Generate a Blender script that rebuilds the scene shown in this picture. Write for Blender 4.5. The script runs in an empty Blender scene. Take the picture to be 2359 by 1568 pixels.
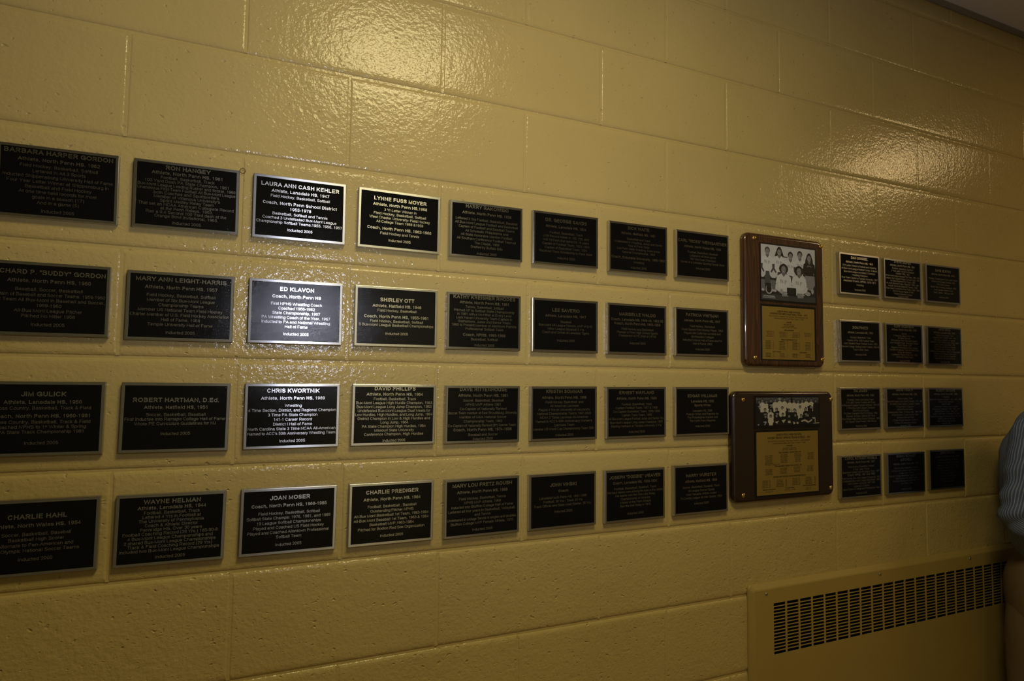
import bpy, bmesh, math, random
from mathutils import Vector, Matrix, noise
random.seed(7)
scene = bpy.context.scene
C = scene.collection
R = math.radians

# ------------------------------------------------------------------ camera, world, lights, exposure
Z0 = 2.01                       # height of the block joint that runs above the top row of plaques
cam_d = bpy.data.cameras.new('camera')
cam = bpy.data.objects.new('camera', cam_d); C.objects.link(cam)
cam_d.sensor_fit = 'HORIZONTAL'; cam_d.sensor_width = 36.0
cam_d.lens = 1398.9 / 2359 * 36.0
cam_d.clip_start = 0.02
CR = Vector((0.91903662, -0.39398066, 0.01228495))
CD = Vector((0.03369254, 0.04746567, -0.99830447))
CF = Vector((0.39272955, 0.91789229, 0.05689689))
cam.matrix_world = Matrix(((CR.x, -CD.x, -CF.x, 0.22778632),
                           (CR.y, -CD.y, -CF.y, -1.29473005),
                           (CR.z, -CD.z, -CF.z, Z0 - 0.42875399), (0, 0, 0, 1)))
scene.camera = cam

world = bpy.data.worlds.new('world'); scene.world = world
world.use_nodes = True
world.node_tree.nodes['Background'].inputs[0].default_value = (0.9, 0.8, 0.6, 1)
world.node_tree.nodes['Background'].inputs[1].default_value = 0.01

# the camera's own flash, its head tilted up towards the top of the wall
FLASH = 19.5
fd = bpy.data.lights.new('camera_flash', 'SPOT'); fd.energy = FLASH; fd.color = (0.745, 0.775, 0.98); fd.shadow_soft_size = 0.022
fd.spot_size = R(118); fd.spot_blend = 1.0
flash = bpy.data.objects.new('camera_flash', fd); C.objects.link(flash)
flash.location = (0.40, -1.25, Z0 - 0.235)
flash.rotation_euler = (Vector((0.75, 0.0, Z0 + 0.30)) - Vector(flash.location)).to_track_quat('-Z', 'Y').to_euler()
LAMP_A = 17.2                   # ceiling fixture over the plaques
LAMP_B = 10.8                    # ceiling fixture further along
LAMP_R = 16.0                   # fixture in the room across the corridor
LAMP_COL_A = (1.0, 0.86, 0.43)
LAMP_COL_B = (1.0, 0.69, 0.32)

vs = scene.view_settings
vs.view_transform = 'Standard'; vs.look = 'None'; vs.gamma = 1.0; vs.exposure = 0.04
vs.use_curve_mapping = False
cy = scene.cycles                 # light paths kept short: a plain matt corridor
cy.max_bounces = 4; cy.diffuse_bounces = 3; cy.glossy_bounces = 2; cy.transmission_bounces = 0; cy.transparent_max_bounces = 2
cy.caustics_reflective = False; cy.caustics_refractive = False

# ------------------------------------------------------------------ node helpers
def mat(name):
    m = bpy.data.materials.new(name); m.use_nodes = True
    nt = m.node_tree; b = nt.nodes['Principled BSDF']
    return m, nt, b
def N(nt, t, **kw):
    n = nt.nodes.new(t)
    for k, v in kw.items():
        if hasattr(n, k): setattr(n, k, v)
        else: n.inputs[k].default_value = v
    return n
def L(nt, a, b): nt.links.new(a, b)
def ramp(nt, fac, stops):
    r = N(nt, 'ShaderNodeValToRGB'); L(nt, fac, r.inputs[0])
    e = r.color_ramp.elements
    while len(e) < len(stops): e.new(0.5)
    for i, (p, c) in enumerate(stops):
        e[i].position = p; e[i].color = c if len(c) == 4 else (*c, 1)
    return r.outputs[0]
def math_n(nt, op, a, b=None):
    n = N(nt, 'ShaderNodeMath', operation=op)
    for i, v in enumerate((a, b)):
        if v is None: continue
        if isinstance(v, (int, float)): n.inputs[i].default_value = v
        else: L(nt, v, n.inputs[i])
    return n.outputs[0]
def simple(name, col, rough=0.5, metal=0.0, spec=0.5, coat=0.0):
    m, nt, b = mat(name)
    b.inputs['Base Color'].default_value = (*col, 1); b.inputs['Roughness'].default_value = rough
    b.inputs['Metallic'].default_value = metal; b.inputs['Specular IOR Level'].default_value = spec
    b.inputs['Coat Weight'].default_value = coat
    return m

# glossy paint rolled over concrete block: orange peel, pores and pits (object colour red = how pitted the block is)
def paint_material(name, col, pitted=True, peel=1.0):
    m, nt, b = mat(name)
    tc = N(nt, 'ShaderNodeTexCoord'); oi = N(nt, 'ShaderNodeObjectInfo')
    n0 = N(nt, 'ShaderNodeTexNoise', **{'Scale': 3.0, 'Detail': 3.0}); L(nt, tc.outputs['Object'], n0.inputs['Vector'])
    c = ramp(nt, n0.outputs['Fac'], [(0.3, tuple(x * 0.95 for x in col)), (0.7, tuple(x * 1.04 for x in col))])
    L(nt, c, b.inputs['Base Color'])
    b.inputs['Roughness'].default_value = 0.15
    b.inputs['Specular IOR Level'].default_value = 0.36
    n1 = N(nt, 'ShaderNodeTexNoise', **{'Scale': 135.0 , 'Detail': 2.5, 'Roughness': 0.5}); L(nt, tc.outputs['Object'], n1.inputs['Vector'])
    n2 = N(nt, 'ShaderNodeTexNoise', **{'Scale': 45.0, 'Detail': 2.0}); L(nt, tc.outputs['Object'], n2.inputs['Vector'])
    h = math_n(nt, 'ADD', math_n(nt, 'MULTIPLY', n1.outputs['Fac'], 1.0 * peel), math_n(nt, 'MULTIPLY', n2.outputs['Fac'], 1.1 * peel))
    if pitted:
        sep = N(nt, 'ShaderNodeSeparateColor'); L(nt, oi.outputs['Color'], sep.inputs[0])
        k = math_n(nt, 'MULTIPLY_ADD', sep.outputs[0], 0.75); k.node.inputs[2].default_value = 0.62
        h = math_n(nt, 'MULTIPLY', h, k)
        # pores: scattered roundish hollows with ragged outlines, more of them on coarser blocks
        nd = N(nt, 'ShaderNodeTexNoise', **{'Scale': 70.0, 'Detail': 2.0}); L(nt, tc.outputs['Object'], nd.inputs['Vector'])
        sv = N(nt, 'ShaderNodeVectorMath', operation='MULTIPLY_ADD'); L(nt, nd.outputs['Color'], sv.inputs[0])
        sv.inputs[1].default_value = (0.014, 0.014, 0.014); L(nt, tc.outputs['Object'], sv.inputs[2])
        mp = N(nt, 'ShaderNodeMapping'); mp.inputs['Scale'].default_value = (0.8, 1.0, 1.3); L(nt, sv.outputs[0], mp.inputs['Vector'])
        d = None
        for sc, rad, dep in ((62.0, 0.36, 1.5), (118.0, 0.34, 0.8)):
            vo = N(nt, 'ShaderNodeTexVoronoi', feature='F1', **{'Scale': sc}); L(nt, mp.outputs[0], vo.inputs['Vector'])
            sc_ = N(nt, 'ShaderNodeSeparateColor'); L(nt, vo.outputs['Color'], sc_.inputs[0])
            lim = math_n(nt, 'MULTIPLY_ADD', sep.outputs[0], 0.42); lim.node.inputs[2].default_value = 0.02
            on = math_n(nt, 'LESS_THAN', sc_.outputs[0], lim)
            rr_ = math_n(nt, 'MULTIPLY_ADD', sc_.outputs[1], rad*0.6); rr_.node.inputs[2].default_value = rad*0.4
            ms = N(nt, 'ShaderNodeMapRange', interpolation_type='SMOOTHSTEP'); L(nt, vo.outputs['Distance'], ms.inputs['Value'])
            ms.inputs['From Min'].default_value = 0.0; L(nt, rr_, ms.inputs['From Max']); ms.inputs['To Min'].default_value = dep; ms.inputs['To Max'].default_value = 0.0
            dd = math_n(nt, 'MULTIPLY', ms.outputs[0], on)
            d = dd if d is None else math_n(nt, 'ADD', d, dd)
        h = math_n(nt, 'SUBTRACT', h, d)
    bp = N(nt, 'ShaderNodeBump'); bp.inputs['Strength'].default_value = 1.0; bp.inputs['Distance'].default_value = 0.0011
    L(nt, h, bp.inputs['Height']); L(nt, bp.outputs[0], b.inputs['Normal'])
    return m
WALL_COL = (0.56, 0.43, 0.172)
M = {}
M['paint'] = paint_material('cream_block_paint', WALL_COL)
M['paint_plain'] = paint_material('cream_plain_paint', WALL_COL, pitted=False, peel=0.6)
M['heater'] = paint_material('heater_enamel', (0.43, 0.31, 0.095), pitted=False, peel=0.10)
M['heater'].node_tree.nodes['Principled BSDF'].inputs['Roughness'].default_value = 0.42
M['cavity'] = simple('heater_inside', (0.006, 0.005, 0.004), 0.8, spec=0.1)
M['steel'] = simple('zinc_screw', (0.55, 0.55, 0.55), 0.3, 1.0)
M['tile'] = simple('ceiling_tile', (0.74, 0.74, 0.78), 0.9, spec=0.2)
M['grid'] = simple('ceiling_grid', (0.50, 0.48, 0.45), 0.5)
M['angle'] = simple('wall_angle_enamel', (0.30, 0.28, 0.25), 0.6)
M['backwall'] = simple('opposite_wall_paint', (0.46, 0.48, 0.50), 0.5)
M['room'] = simple('room_wall_paint', (0.72, 0.66, 0.44), 0.6)
M['darkdoor'] = simple('door_paint', (0.10, 0.10, 0.11), 0.5)
def floor_mat():
    m, nt, b = mat('vinyl_floor')
    tc = N(nt, 'ShaderNodeTexCoord'); br = N(nt, 'ShaderNodeTexBrick', offset=0.0)
    br.inputs['Color1'].default_value = (0.20, 0.115, 0.03, 1); br.inputs['Color2'].default_value = (0.22, 0.13, 0.035, 1)
    br.inputs['Mortar'].default_value = (0.08, 0.07, 0.05, 1); br.inputs['Scale'].default_value = 1.0
    br.inputs['Mortar Size'].default_value = 0.002; br.inputs['Brick Width'].default_value = 0.305; br.inputs['Row Height'].default_value = 0.305
    L(nt, tc.outputs['Object'], br.inputs['Vector']); L(nt, br.outputs['Color'], b.inputs['Base Color'])
    b.inputs['Roughness'].default_value = 0.3
    return m
M['floor'] = floor_mat()
def plaque_field():
    m, nt, b = mat('black_pebbled_enamel')
    tc = N(nt, 'ShaderNodeTexCoord')
    n = N(nt, 'ShaderNodeTexNoise', **{'Scale': 680.0, 'Detail': 1.5}); L(nt, tc.outputs['Object'], n.inputs['Vector'])
    b.inputs['Base Color'].default_value = (0.0045, 0.0045, 0.005, 1)
    b.inputs['Roughness'].default_value = 0.12; b.inputs['Specular IOR Level'].default_value = 0.25
    bp = N(nt, 'ShaderNodeBump'); bp.inputs['Strength'].default_value = 1.0; bp.inputs['Distance'].default_value = 0.00022
    L(nt, n.outputs['Fac'], bp.inputs['Height']); L(nt, bp.outputs[0], b.inputs['Normal'])
    return m
M['field'] = plaque_field()
def brushed(name, col, rough, aniso=0.0):
    m, nt, b = mat(name)
    b.inputs['Base Color'].default_value = (*col, 1); b.inputs['Metallic'].default_value = 1.0; b.inputs['Roughness'].default_value = rough
    if aniso:
        b.inputs['Anisotropic'].default_value = aniso; b.inputs['Anisotropic Rotation'].default_value = ANISO_ROT
        t = N(nt, 'ShaderNodeTangent', direction_type='UV_MAP'); t.uv_map = 'UVMap'; L(nt, t.outputs[0], b.inputs['Tangent'])
    return m
ANISO_ROT = 0.25
M['alu'] = brushed('brushed_aluminium', (0.58, 0.585, 0.60), 0.255, 0.88)
M['letters'] = brushed('aluminium_lettering', (0.58, 0.575, 0.565), 0.27, 0.84)
M['brass'] = brushed('brass_screw', (0.85, 0.58, 0.18), 0.22)
def gold_mat():
    m, nt, b = mat('satin_brass_plate')
    b.inputs['Base Color'].default_value = (0.43, 0.30, 0.075, 1); b.inputs['Metallic'].default_value = 0.6
    b.inputs['Roughness'].default_value = 0.4
    return m
M['gold'] = gold_mat()
M['blackplate'] = simple('black_backing_plate', (0.006, 0.005, 0.005), 0.3)
M['ink'] = simple('black_print', (0.03, 0.018, 0.006), 0.5, spec=0.2)
def wood_mat():
    m, nt, b = mat('walnut_veneer')
    tc = N(nt, 'ShaderNodeTexCoord'); mp = N(nt, 'ShaderNodeMapping'); mp.inputs['Scale'].default_value = (1.0, 1.0, 0.16)
    L(nt, tc.outputs['Object'], mp.inputs['Vector'])
    n = N(nt, 'ShaderNodeTexNoise', **{'Scale': 9.0, 'Detail': 2.0, 'Distortion': 0.5}); L(nt, mp.outputs[0], n.inputs['Vector'])
    # cathedral figure: contour lines of the stretched noise
    s = math_n(nt, 'FRACT', math_n(nt, 'MULTIPLY', n.outputs['Fac'], 30.0))
    f = N(nt, 'ShaderNodeTexNoise', **{'Scale': 420.0, 'Detail': 3.0}); mp2 = N(nt, 'ShaderNodeMapping'); mp2.inputs['Scale'].default_value = (1, 1, 0.05)
    L(nt, tc.outputs['Object'], mp2.inputs['Vector']); L(nt, mp2.outputs[0], f.inputs['Vector'])
    v = math_n(nt, 'ADD', math_n(nt, 'MULTIPLY', s, 0.6), math_n(nt, 'MULTIPLY', f.outputs['Fac'], 0.5))
    c = ramp(nt, v, [(0.15, (0.020, 0.007, 0.0035)), (0.5, (0.050, 0.017, 0.0065)), (0.9, (0.105, 0.038, 0.013))])
    L(nt, c, b.inputs['Base Color']); b.inputs['Roughness'].default_value = 0.28
    b.inputs['Coat Weight'].default_value = 1.0; b.inputs['Coat Roughness'].default_value = 0.05
    return m
M['wood'] = wood_mat()
def wood_dark():
    m, nt, b = mat('dark_walnut_veneer')
    tc = N(nt, 'ShaderNodeTexCoord'); mp = N(nt, 'ShaderNodeMapping'); mp.inputs['Scale'].default_value = (0.05, 1, 1)
    n = N(nt, 'ShaderNodeTexNoise', **{'Scale': 350.0, 'Detail': 3.0})
    L(nt, tc.outputs['Object'], mp.inputs['Vector']); L(nt, mp.outputs[0], n.inputs['Vector'])
    c = ramp(nt, n.outputs['Fac'], [(0.3, (0.010, 0.0035, 0.0022)), (0.75, (0.024, 0.008, 0.005))])
    L(nt, c, b.inputs['Base Color']); b.inputs['Roughness'].default_value = 0.3
    b.inputs['Coat Weight'].default_value = 1.0; b.inputs['Coat Roughness'].default_value = 0.05
    return m
M['wood2'] = wood_dark()
def print_mat():
    m, nt, b = mat('photo_print')
    a = N(nt, 'ShaderNodeVertexColor', layer_name='tone'); L(nt, a.outputs['Color'], b.inputs['Base Color'])
    b.inputs['Roughness'].default_value = 0.45
    return m
M['print'] = print_mat()
def emit(name, col, s):
    m, nt, b = mat(name)
    b.inputs['Base Color'].default_value = (0.8, 0.8, 0.8, 1)
    b.inputs['Emission Color'].default_value = (*col, 1); b.inputs['Emission Strength'].default_value = s
    return m
M['lampA'] = emit('lit_diffuser', LAMP_COL_A, LAMP_A)
M['lampB'] = emit('lit_diffuser_dim', LAMP_COL_B, LAMP_B)
M['lampR'] = emit('lit_room_diffuser', (1.0, 0.93, 0.78), LAMP_R)
M['fixture'] = simple('white_fixture_enamel', (0.75, 0.75, 0.74), 0.4)

# ------------------------------------------------------------------ mesh helpers
class MB:
    def __init__(s): s.v = []; s.f = []; s.m = []; s.uv = None
    def quad(s, a, b, c, d, mi=0):
        i = len(s.v); s.v += [tuple(a), tuple(b), tuple(c), tuple(d)]; s.f.append((i, i+1, i+2, i+3)); s.m.append(mi)
    def box(s, x0, x1, y0, y1, z0, z1, mi=0):
        i = len(s.v)
        s.v += [(x0,y0,z0),(x1,y0,z0),(x1,y1,z0),(x0,y1,z0),(x0,y0,z1),(x1,y0,z1),(x1,y1,z1),(x0,y1,z1)]
        for f in ((0,3,2,1),(4,5,6,7),(0,1,5,4),(1,2,6,5),(2,3,7,6),(3,0,4,7)):
            s.f.append(tuple(i+k for k in f)); s.m.append(mi)
    def rings(s, rings, mi=0, cap0=True, cap1=True):
        i = len(s.v); n = len(rings[0])
        for r in rings: s.v += [tuple(p) for p in r]
        for k in range(len(rings)-1):
            for j in range(n):
                a = i+k*n+j; b = i+k*n+(j+1) % n
                s.f.append((a, b, b+n, a+n)); s.m.append(mi)
        if cap0: s.f.append(tuple(i+j for j in reversed(range(n)))); s.m.append(mi)
        if cap1: s.f.append(tuple(i+(len(rings)-1)*n+j for j in range(n))); s.m.append(mi)
    def build(s, name, mats, parent=None, smooth=False, loc=None, uv=False):
        me = bpy.data.meshes.new(name); me.from_pydata(s.v, [], s.f); me.update()
        for m_ in (mats if isinstance(mats, (list, tuple)) else [mats]): me.materials.append(m_)
        if any(s.m): me.polygons.foreach_set('material_index', s.m)
        if smooth: me.polygons.foreach_set('use_smooth', [True]*len(me.polygons))
        if uv:
            l = me.uv_layers.new(name='UVMap'); vs_ = me.vertices
            for lp in me.loops: c = vs_[lp.vertex_index].co; l.data[lp.index].uv = (c.x*4 + c.y*0.01, c.z*4 + c.y*4)
        o = bpy.data.objects.new(name, me); C.objects.link(o)
        if parent: o.parent = parent
        if loc: o.location = loc
        return o
def empty(name, loc=(0,0,0), rot=(0,0,0)):
    o = bpy.data.objects.new(name, None); C.objects.link(o); o.location = loc; o.rotation_euler = rot
    o.empty_display_size = 0.05
    return o
def tag(o, label=None, cat=None, group=None, kind=None):
    if label: o['label'] = label
    if cat: o['category'] = cat
    if group: o['group'] = group
    if kind: o['kind'] = kind
    return o
def fix_normals(o):
    bm = bmesh.new(); bm.from_mesh(o.data); bmesh.ops.recalc_face_normals(bm, faces=bm.faces); bm.to_mesh(o.data); bm.free()

# ------------------------------------------------------------------ the setting
XL, XR, YB = -2.2, 5.4, -2.45
CEIL = Z0 + 0.868
RECX0, RECX1, RECZ = 1.512, 3.30, Z0 - 1.026     # opening in the block wall behind the heater panel
fl = MB(); fl.box(XL, XR, YB, 0.15, -0.05, 0.0)
tag(fl.build('floor', M['floor']), 'tan vinyl tile corridor floor', None, kind='structure')

# course joints: measured height and slight fall along the wall (h = zero at the joint above the plaques)
HL = {-3: (-0.0081, 0.6204), -2: (-0.0080, 0.4188), -1: (-0.0017, 0.2038), 0: (0.0024, 0.0), 1: (-0.0009, -0.2036),
      2: (-0.0032, -0.4050), 3: (-0.0050, -0.6090), 4: (-0.0050, -0.8092), 5: (-0.0023, -1.0146)}
def hz(k, x):
    x = min(max(x, -0.2), 2.9)
    a, b = HL.get(k, (0.0, -0.2032*k if k > 0 else -0.2032*k))
    return Z0 + b + a*x
JX = {(-4,9): 1.837, (-4,11): 2.232, (-3,4): 0.811, (-3,6): 1.22, (-3,8): 1.626, (-3,10): 2.029, (-3,12): 2.424,
      (-2,1): 0.196, (-2,3): 0.604, (-2,5): 1.019, (-2,7): 1.425, (-2,9): 1.834, (-2,11): 2.24, (-2,13): 2.631,
      (-1,0): -0.002, (-1,2): 0.4, (-1,4): 0.81, (-1,6): 1.22, (-1,8): 1.631, (-1,10): 2.034, (-1,12): 2.43,
      (0,1): 0.198, (0,3): 0.602, (0,5): 1.012, (0,7): 1.426, (1,0): 0.003, (1,2): 0.409, (1,4): 0.821, (1,6): 1.229,
      (2,1): 0.2, (2,3): 0.602, (2,5): 1.01, (2,13): 2.645, (3,0): 0.004, (3,2): 0.406, (3,6): 1.226,
      (4,1): 0.206, (4,3): 0.613, (4,5): 1.019, (4,7): 1.429, (5,4): 0.805, (5,6): 1.218}
BX0, BX1 = -1.016, 4.47
wb = MB()                                        # mortar bed, and plain wall beyond what the photo shows
MD = 0.0036
wb.box(BX0, RECX0-0.004, MD, 0.15, 0, CEIL+0.1)
wb.box(RECX0-0.004, RECX1+0.004, MD, 0.15, RECZ+0.004, CEIL+0.1)
wb.box(RECX1+0.004, BX1, MD, 0.15, 0, CEIL+0.1)
wb.box(RECX0-0.004, RECX1+0.004, 0.12, 0.15, 0, RECZ+0.004)
wb.box(XL, BX0, 0.0, 0.15, 0, CEIL+0.1)
wb.box(BX1, XR, 0.0, 0.15, 0, CEIL+0.1)
wall = wb.build('wall_front', M['paint']); tag(wall, 'cream painted concrete block wall hung with rows of plaques', None, kind='structure')
wall.color = (0.2, 0, 0, 1)

def block(x0, x1, k0, k1, pit, clip_top=None):
    jz, jx = 0.0030, 0.0014                      # half a joint: bed joints are wider than the paint-filled head joints
    def ring(ins, y):
        ix = ins*0.36
        xa, xb = x0 + jx + ix, x1 - jx - ix
        za0, za1 = hz(k1, x0) + jz + ins, hz(k1, x1) + jz + ins
        zb0, zb1 = hz(k0, x0) - jz - ins, hz(k0, x1) - jz - ins
        if clip_top is not None: zb0 = zb1 = min(zb0, clip_top)
        return [(xa, y, za0), (xb, y, za1), (xb, y, zb1), (xa, y, zb0)]
    m = MB()
    m.rings([ring(0.0, MD + 0.004), ring(0.0, MD - 0.0002), ring(0.0010, 0.0025), ring(0.0028, 0.0015), ring(0.0058, 0.0006), ring(0.0100, 0.00015), ring(0.0140, 0.0)], cap0=False, cap1=True)
    o = m.build('block', M['paint'], wall)
    o.color = (pit, 0, 0, 1)
    return o
rb = random.Random(3)
mortar = MB()
kmax = int((Z0) / 0.2032)
for c in range(-5, kmax+1):
    # course c lies between joint c (top) and c+1 (bottom)
    par = 1 if c % 2 == 0 else 0
    us = [u for u in range(-6, 24) if (u % 2) == par]
    xs = [BX0] + [x for x in [JX.get((c, u), u*0.2036 + rb.uniform(-0.003, 0.003)) for u in us] if BX0+0.09 < x < BX1-0.09] + [BX1]
    for x in xs[1:-1]:                           # paint-filled head joints, nearly flush
        if hz(c, x) < CEIL + 0.1 and not (c >= 5 and RECX0 - 0.01 < x < RECX1 + 0.01):
            dp = rb.uniform(0.0008, 0.0016)
            mortar.box(x-0.0032, x+0.0032, dp, 0.012, hz(c+1, x)+0.004, hz(c, x)-0.004)
    for a, b in zip(xs[:-1], xs[1:]):
        pit = 0.25 + rb.uniform(-0.12, 0.15)
        if c >= 4: pit = 0.95 + rb.uniform(-0.25, 0.1)
        elif c in (0, 1, 2, 3): pit = 0.45 + rb.uniform(-0.2, 0.2)
        if c <= -2: pit = 0.1 + rb.uniform(0, 0.15)
        if hz(c, a) > CEIL + 0.15: continue
        if c >= 5:                               # leave the heater's opening free
            if a >= RECX0 and b <= RECX1: continue
            if a < RECX0 < b:
                if RECX0 - a > 0.03: block(a, RECX0, c, c+1, pit)
                continue
            if a < RECX1 < b:
                if b - RECX1 > 0.03: block(RECX1, b, c, c+1, pit)
                continue
        block(a, b, c, c+1, pit, clip_top=CEIL+0.08)
mo = mortar.build('mortar', M['paint'], wall); mo.color = (0.2, 0, 0, 1)
for o in [ch for ch in wall.children]: fix_normals(o)

DX0, DX1, DH = 0.62, 1.38, 2.10                   # open doorway across the corridor
bw = MB(); bw.box(XL, DX0, YB-0.12, YB, 0, CEIL+0.1); bw.box(DX1, XR, YB-0.12, YB, 0, CEIL+0.1); bw.box(DX0, DX1, YB-0.12, YB, DH, CEIL+0.1)
tag(bw.build('wall_back', M['backwall']), 'plain wall across the corridor', None, kind='structure')
df = MB(); df.box(DX0-0.05, DX0+0.012, YB-0.14, YB+0.015, 0, DH+0.05); df.box(DX1-0.012, DX1+0.05, YB-0.14, YB+0.015, 0, DH+0.05); df.box(DX0+0.012, DX1-0.012, YB-0.14, YB+0.015, DH-0.012, DH+0.05)
tag(df.build('door_1', M['darkdoor']), 'dark frame of the open doorway across the corridor', None, kind='structure')
RY = YB - 2.0
rm_ = MB(); rm_.box(-0.4, 2.6, RY-0.1, RY, 0, CEIL)
tag(rm_.build('wall_far', M['room']), 'cream far wall of the lit room across the corridor', None, kind='structure')
rm_ = MB(); rm_.box(-0.5, -0.4, RY, YB-0.12, 0, CEIL); rm_.box(2.6, 2.7, RY, YB-0.12, 0, CEIL)
tag(rm_.build('wall_side', M['room']), 'cream side walls of the lit room', None, kind='structure')
rm_ = MB(); rm_.box(-0.5, 2.7, RY-0.1, YB, CEIL, CEIL+0.06)
tag(rm_.build('ceiling_room', M['tile']), 'white ceiling of the lit room', None, kind='structure')
rm_ = MB(); rm_.box(-0.5, 2.7, RY-0.1, YB, -0.05, 0.0)
tag(rm_.build('floor_room', M['floor']), 'tan floor of the lit room', None, kind='structure')
lw = MB(); lw.box(XL-0.1, XL, YB-0.1, 0.15, 0, CEIL+0.1)
tag(lw.build('wall_left', M['backwall']), 'plain wall closing the corridor on the left', None, kind='structure')
rw = MB(); rw.box(XR, XR+0.1, YB-0.1, 0.15, 0, CEIL+0.1)
tag(rw.build('wall_right', M['backwall']), 'plain wall closing the corridor on the right', None, kind='structure')

# ceiling: deck above, wall angle, tees and lay-in tiles
cd = MB(); cd.box(XL, XR, YB, 0.15, CEIL+0.1, CEIL+0.14)
ceil_o = cd.build('ceiling', M['grid']); tag(ceil_o, 'suspended ceiling of grey lay-in tiles', None, kind='structure')
wa = MB(); wa.box(XL, XR, -0.0050, -0.0042, CEIL, CEIL+0.03); wa.box(XL, XR, -0.027, -0.0042, CEIL-0.0012, CEIL)
tag(wa.build('trim_1', M['angle']), 'metal wall angle under the edge of the ceiling tiles', None, kind='structure')
GX0, GP = 2.868 - 0.61*8, 0.61
gx = [GX0 + GP*i for i in range(0, 13) if GX0 + GP*i < XR]
gy = [-0.30 - GP*i for i in range(0, 4)]
FIX = {}
xe = [XL] + [g for g in gx if g > XL + 0.05] + [XR]; ye = [-0.004] + gy + [YB]
tee = 0.012
lampA_cell = None
def cell(x, y):
    i = max(k for k in range(len(xe)-1) if xe[k] <= x); j = max(k for k in range(len(ye)-1) if ye[k] >= y); return i, j
fixA, fixB = cell(0.74, -1.10), cell(3.75, -1.10)
for i in range(len(xe)-1):
    for j in range(len(ye)-1):
        x0, x1, y1, y0 = xe[i], xe[i+1], ye[j], ye[j+1]
        if x1 - x0 < 0.06 or (i, j) in (fixA, fixB): continue
        t = MB(); t.box(x0+0.003, x1-0.003, y0+0.003, y1-0.003, CEIL+0.0008, CEIL+0.014)
        t.build('ceiling_tile', M['tile'], ceil_o)
for x in xe[1:-1]:
    t = MB(); t.box(x-tee, x+tee, YB, -0.026, CEIL-0.0012, CEIL+0.0005); t.build('tee_bar', M['grid'], ceil_o)
for y in ye[1:-1]:
    t = MB()
    for i in range(len(xe)-1): t.box(xe[i]+tee, xe[i+1]-tee, y-tee, y+tee, CEIL-0.0012, CEIL+0.0005)
    t.build('tee_bar', M['grid'], ceil_o)
def troffer_cell(ij, lm, label):
    i, j = ij; troffer(xe[i]+tee, xe[i+1]-tee, ye[j+1]+tee, ye[j]-tee, CEIL, lm, label)
def troffer(x0, x1, y0, y1, zc, lm, label):
    cx, cy = (x0+x1)/2, (y0+y1)/2
    r = empty('ceiling_light', (cx, cy, zc))
    hx, hy = (x1-x0)/2, (y1-y0)/2
    f = MB()
    f.box(-hx, hx, -hy, -hy+0.03, 0.0, 0.02); f.box(-hx, hx, hy-0.03, hy, 0.0, 0.02)
    f.box(-hx, -hx+0.03, -hy+0.03, hy-0.03, 0.0, 0.02); f.box(hx-0.03, hx, -hy+0.03, hy-0.03, 0.0, 0.02)
    f.build('frame', M['fixture'], r)
    h = MB(); h.box(-hx, hx, -hy, hy, 0.05, 0.09); h.build('housing', M['fixture'], r)
    d = MB(); d.box(-hx+0.03, hx-0.03, -hy+0.03, hy-0.03, 0.006, 0.012); d.m = [1, 0, 0, 0, 0, 0]; d.build('diffuser', [M['fixture'], lm], r)     # only the underside glows
    tag(r, label, 'ceiling light', 'square ceiling lights')
troffer_cell(fixA, M['lampA'], 'square recessed ceiling light above the left plaques')
troffer_cell(fixB, M['lampB'], 'square recessed ceiling light further right along the corridor')
troffer(0.5, 1.7, YB-1.5, YB-0.9, CEIL-0.1, M['lampR'], 'recessed ceiling light in the room across the corridor')

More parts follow.
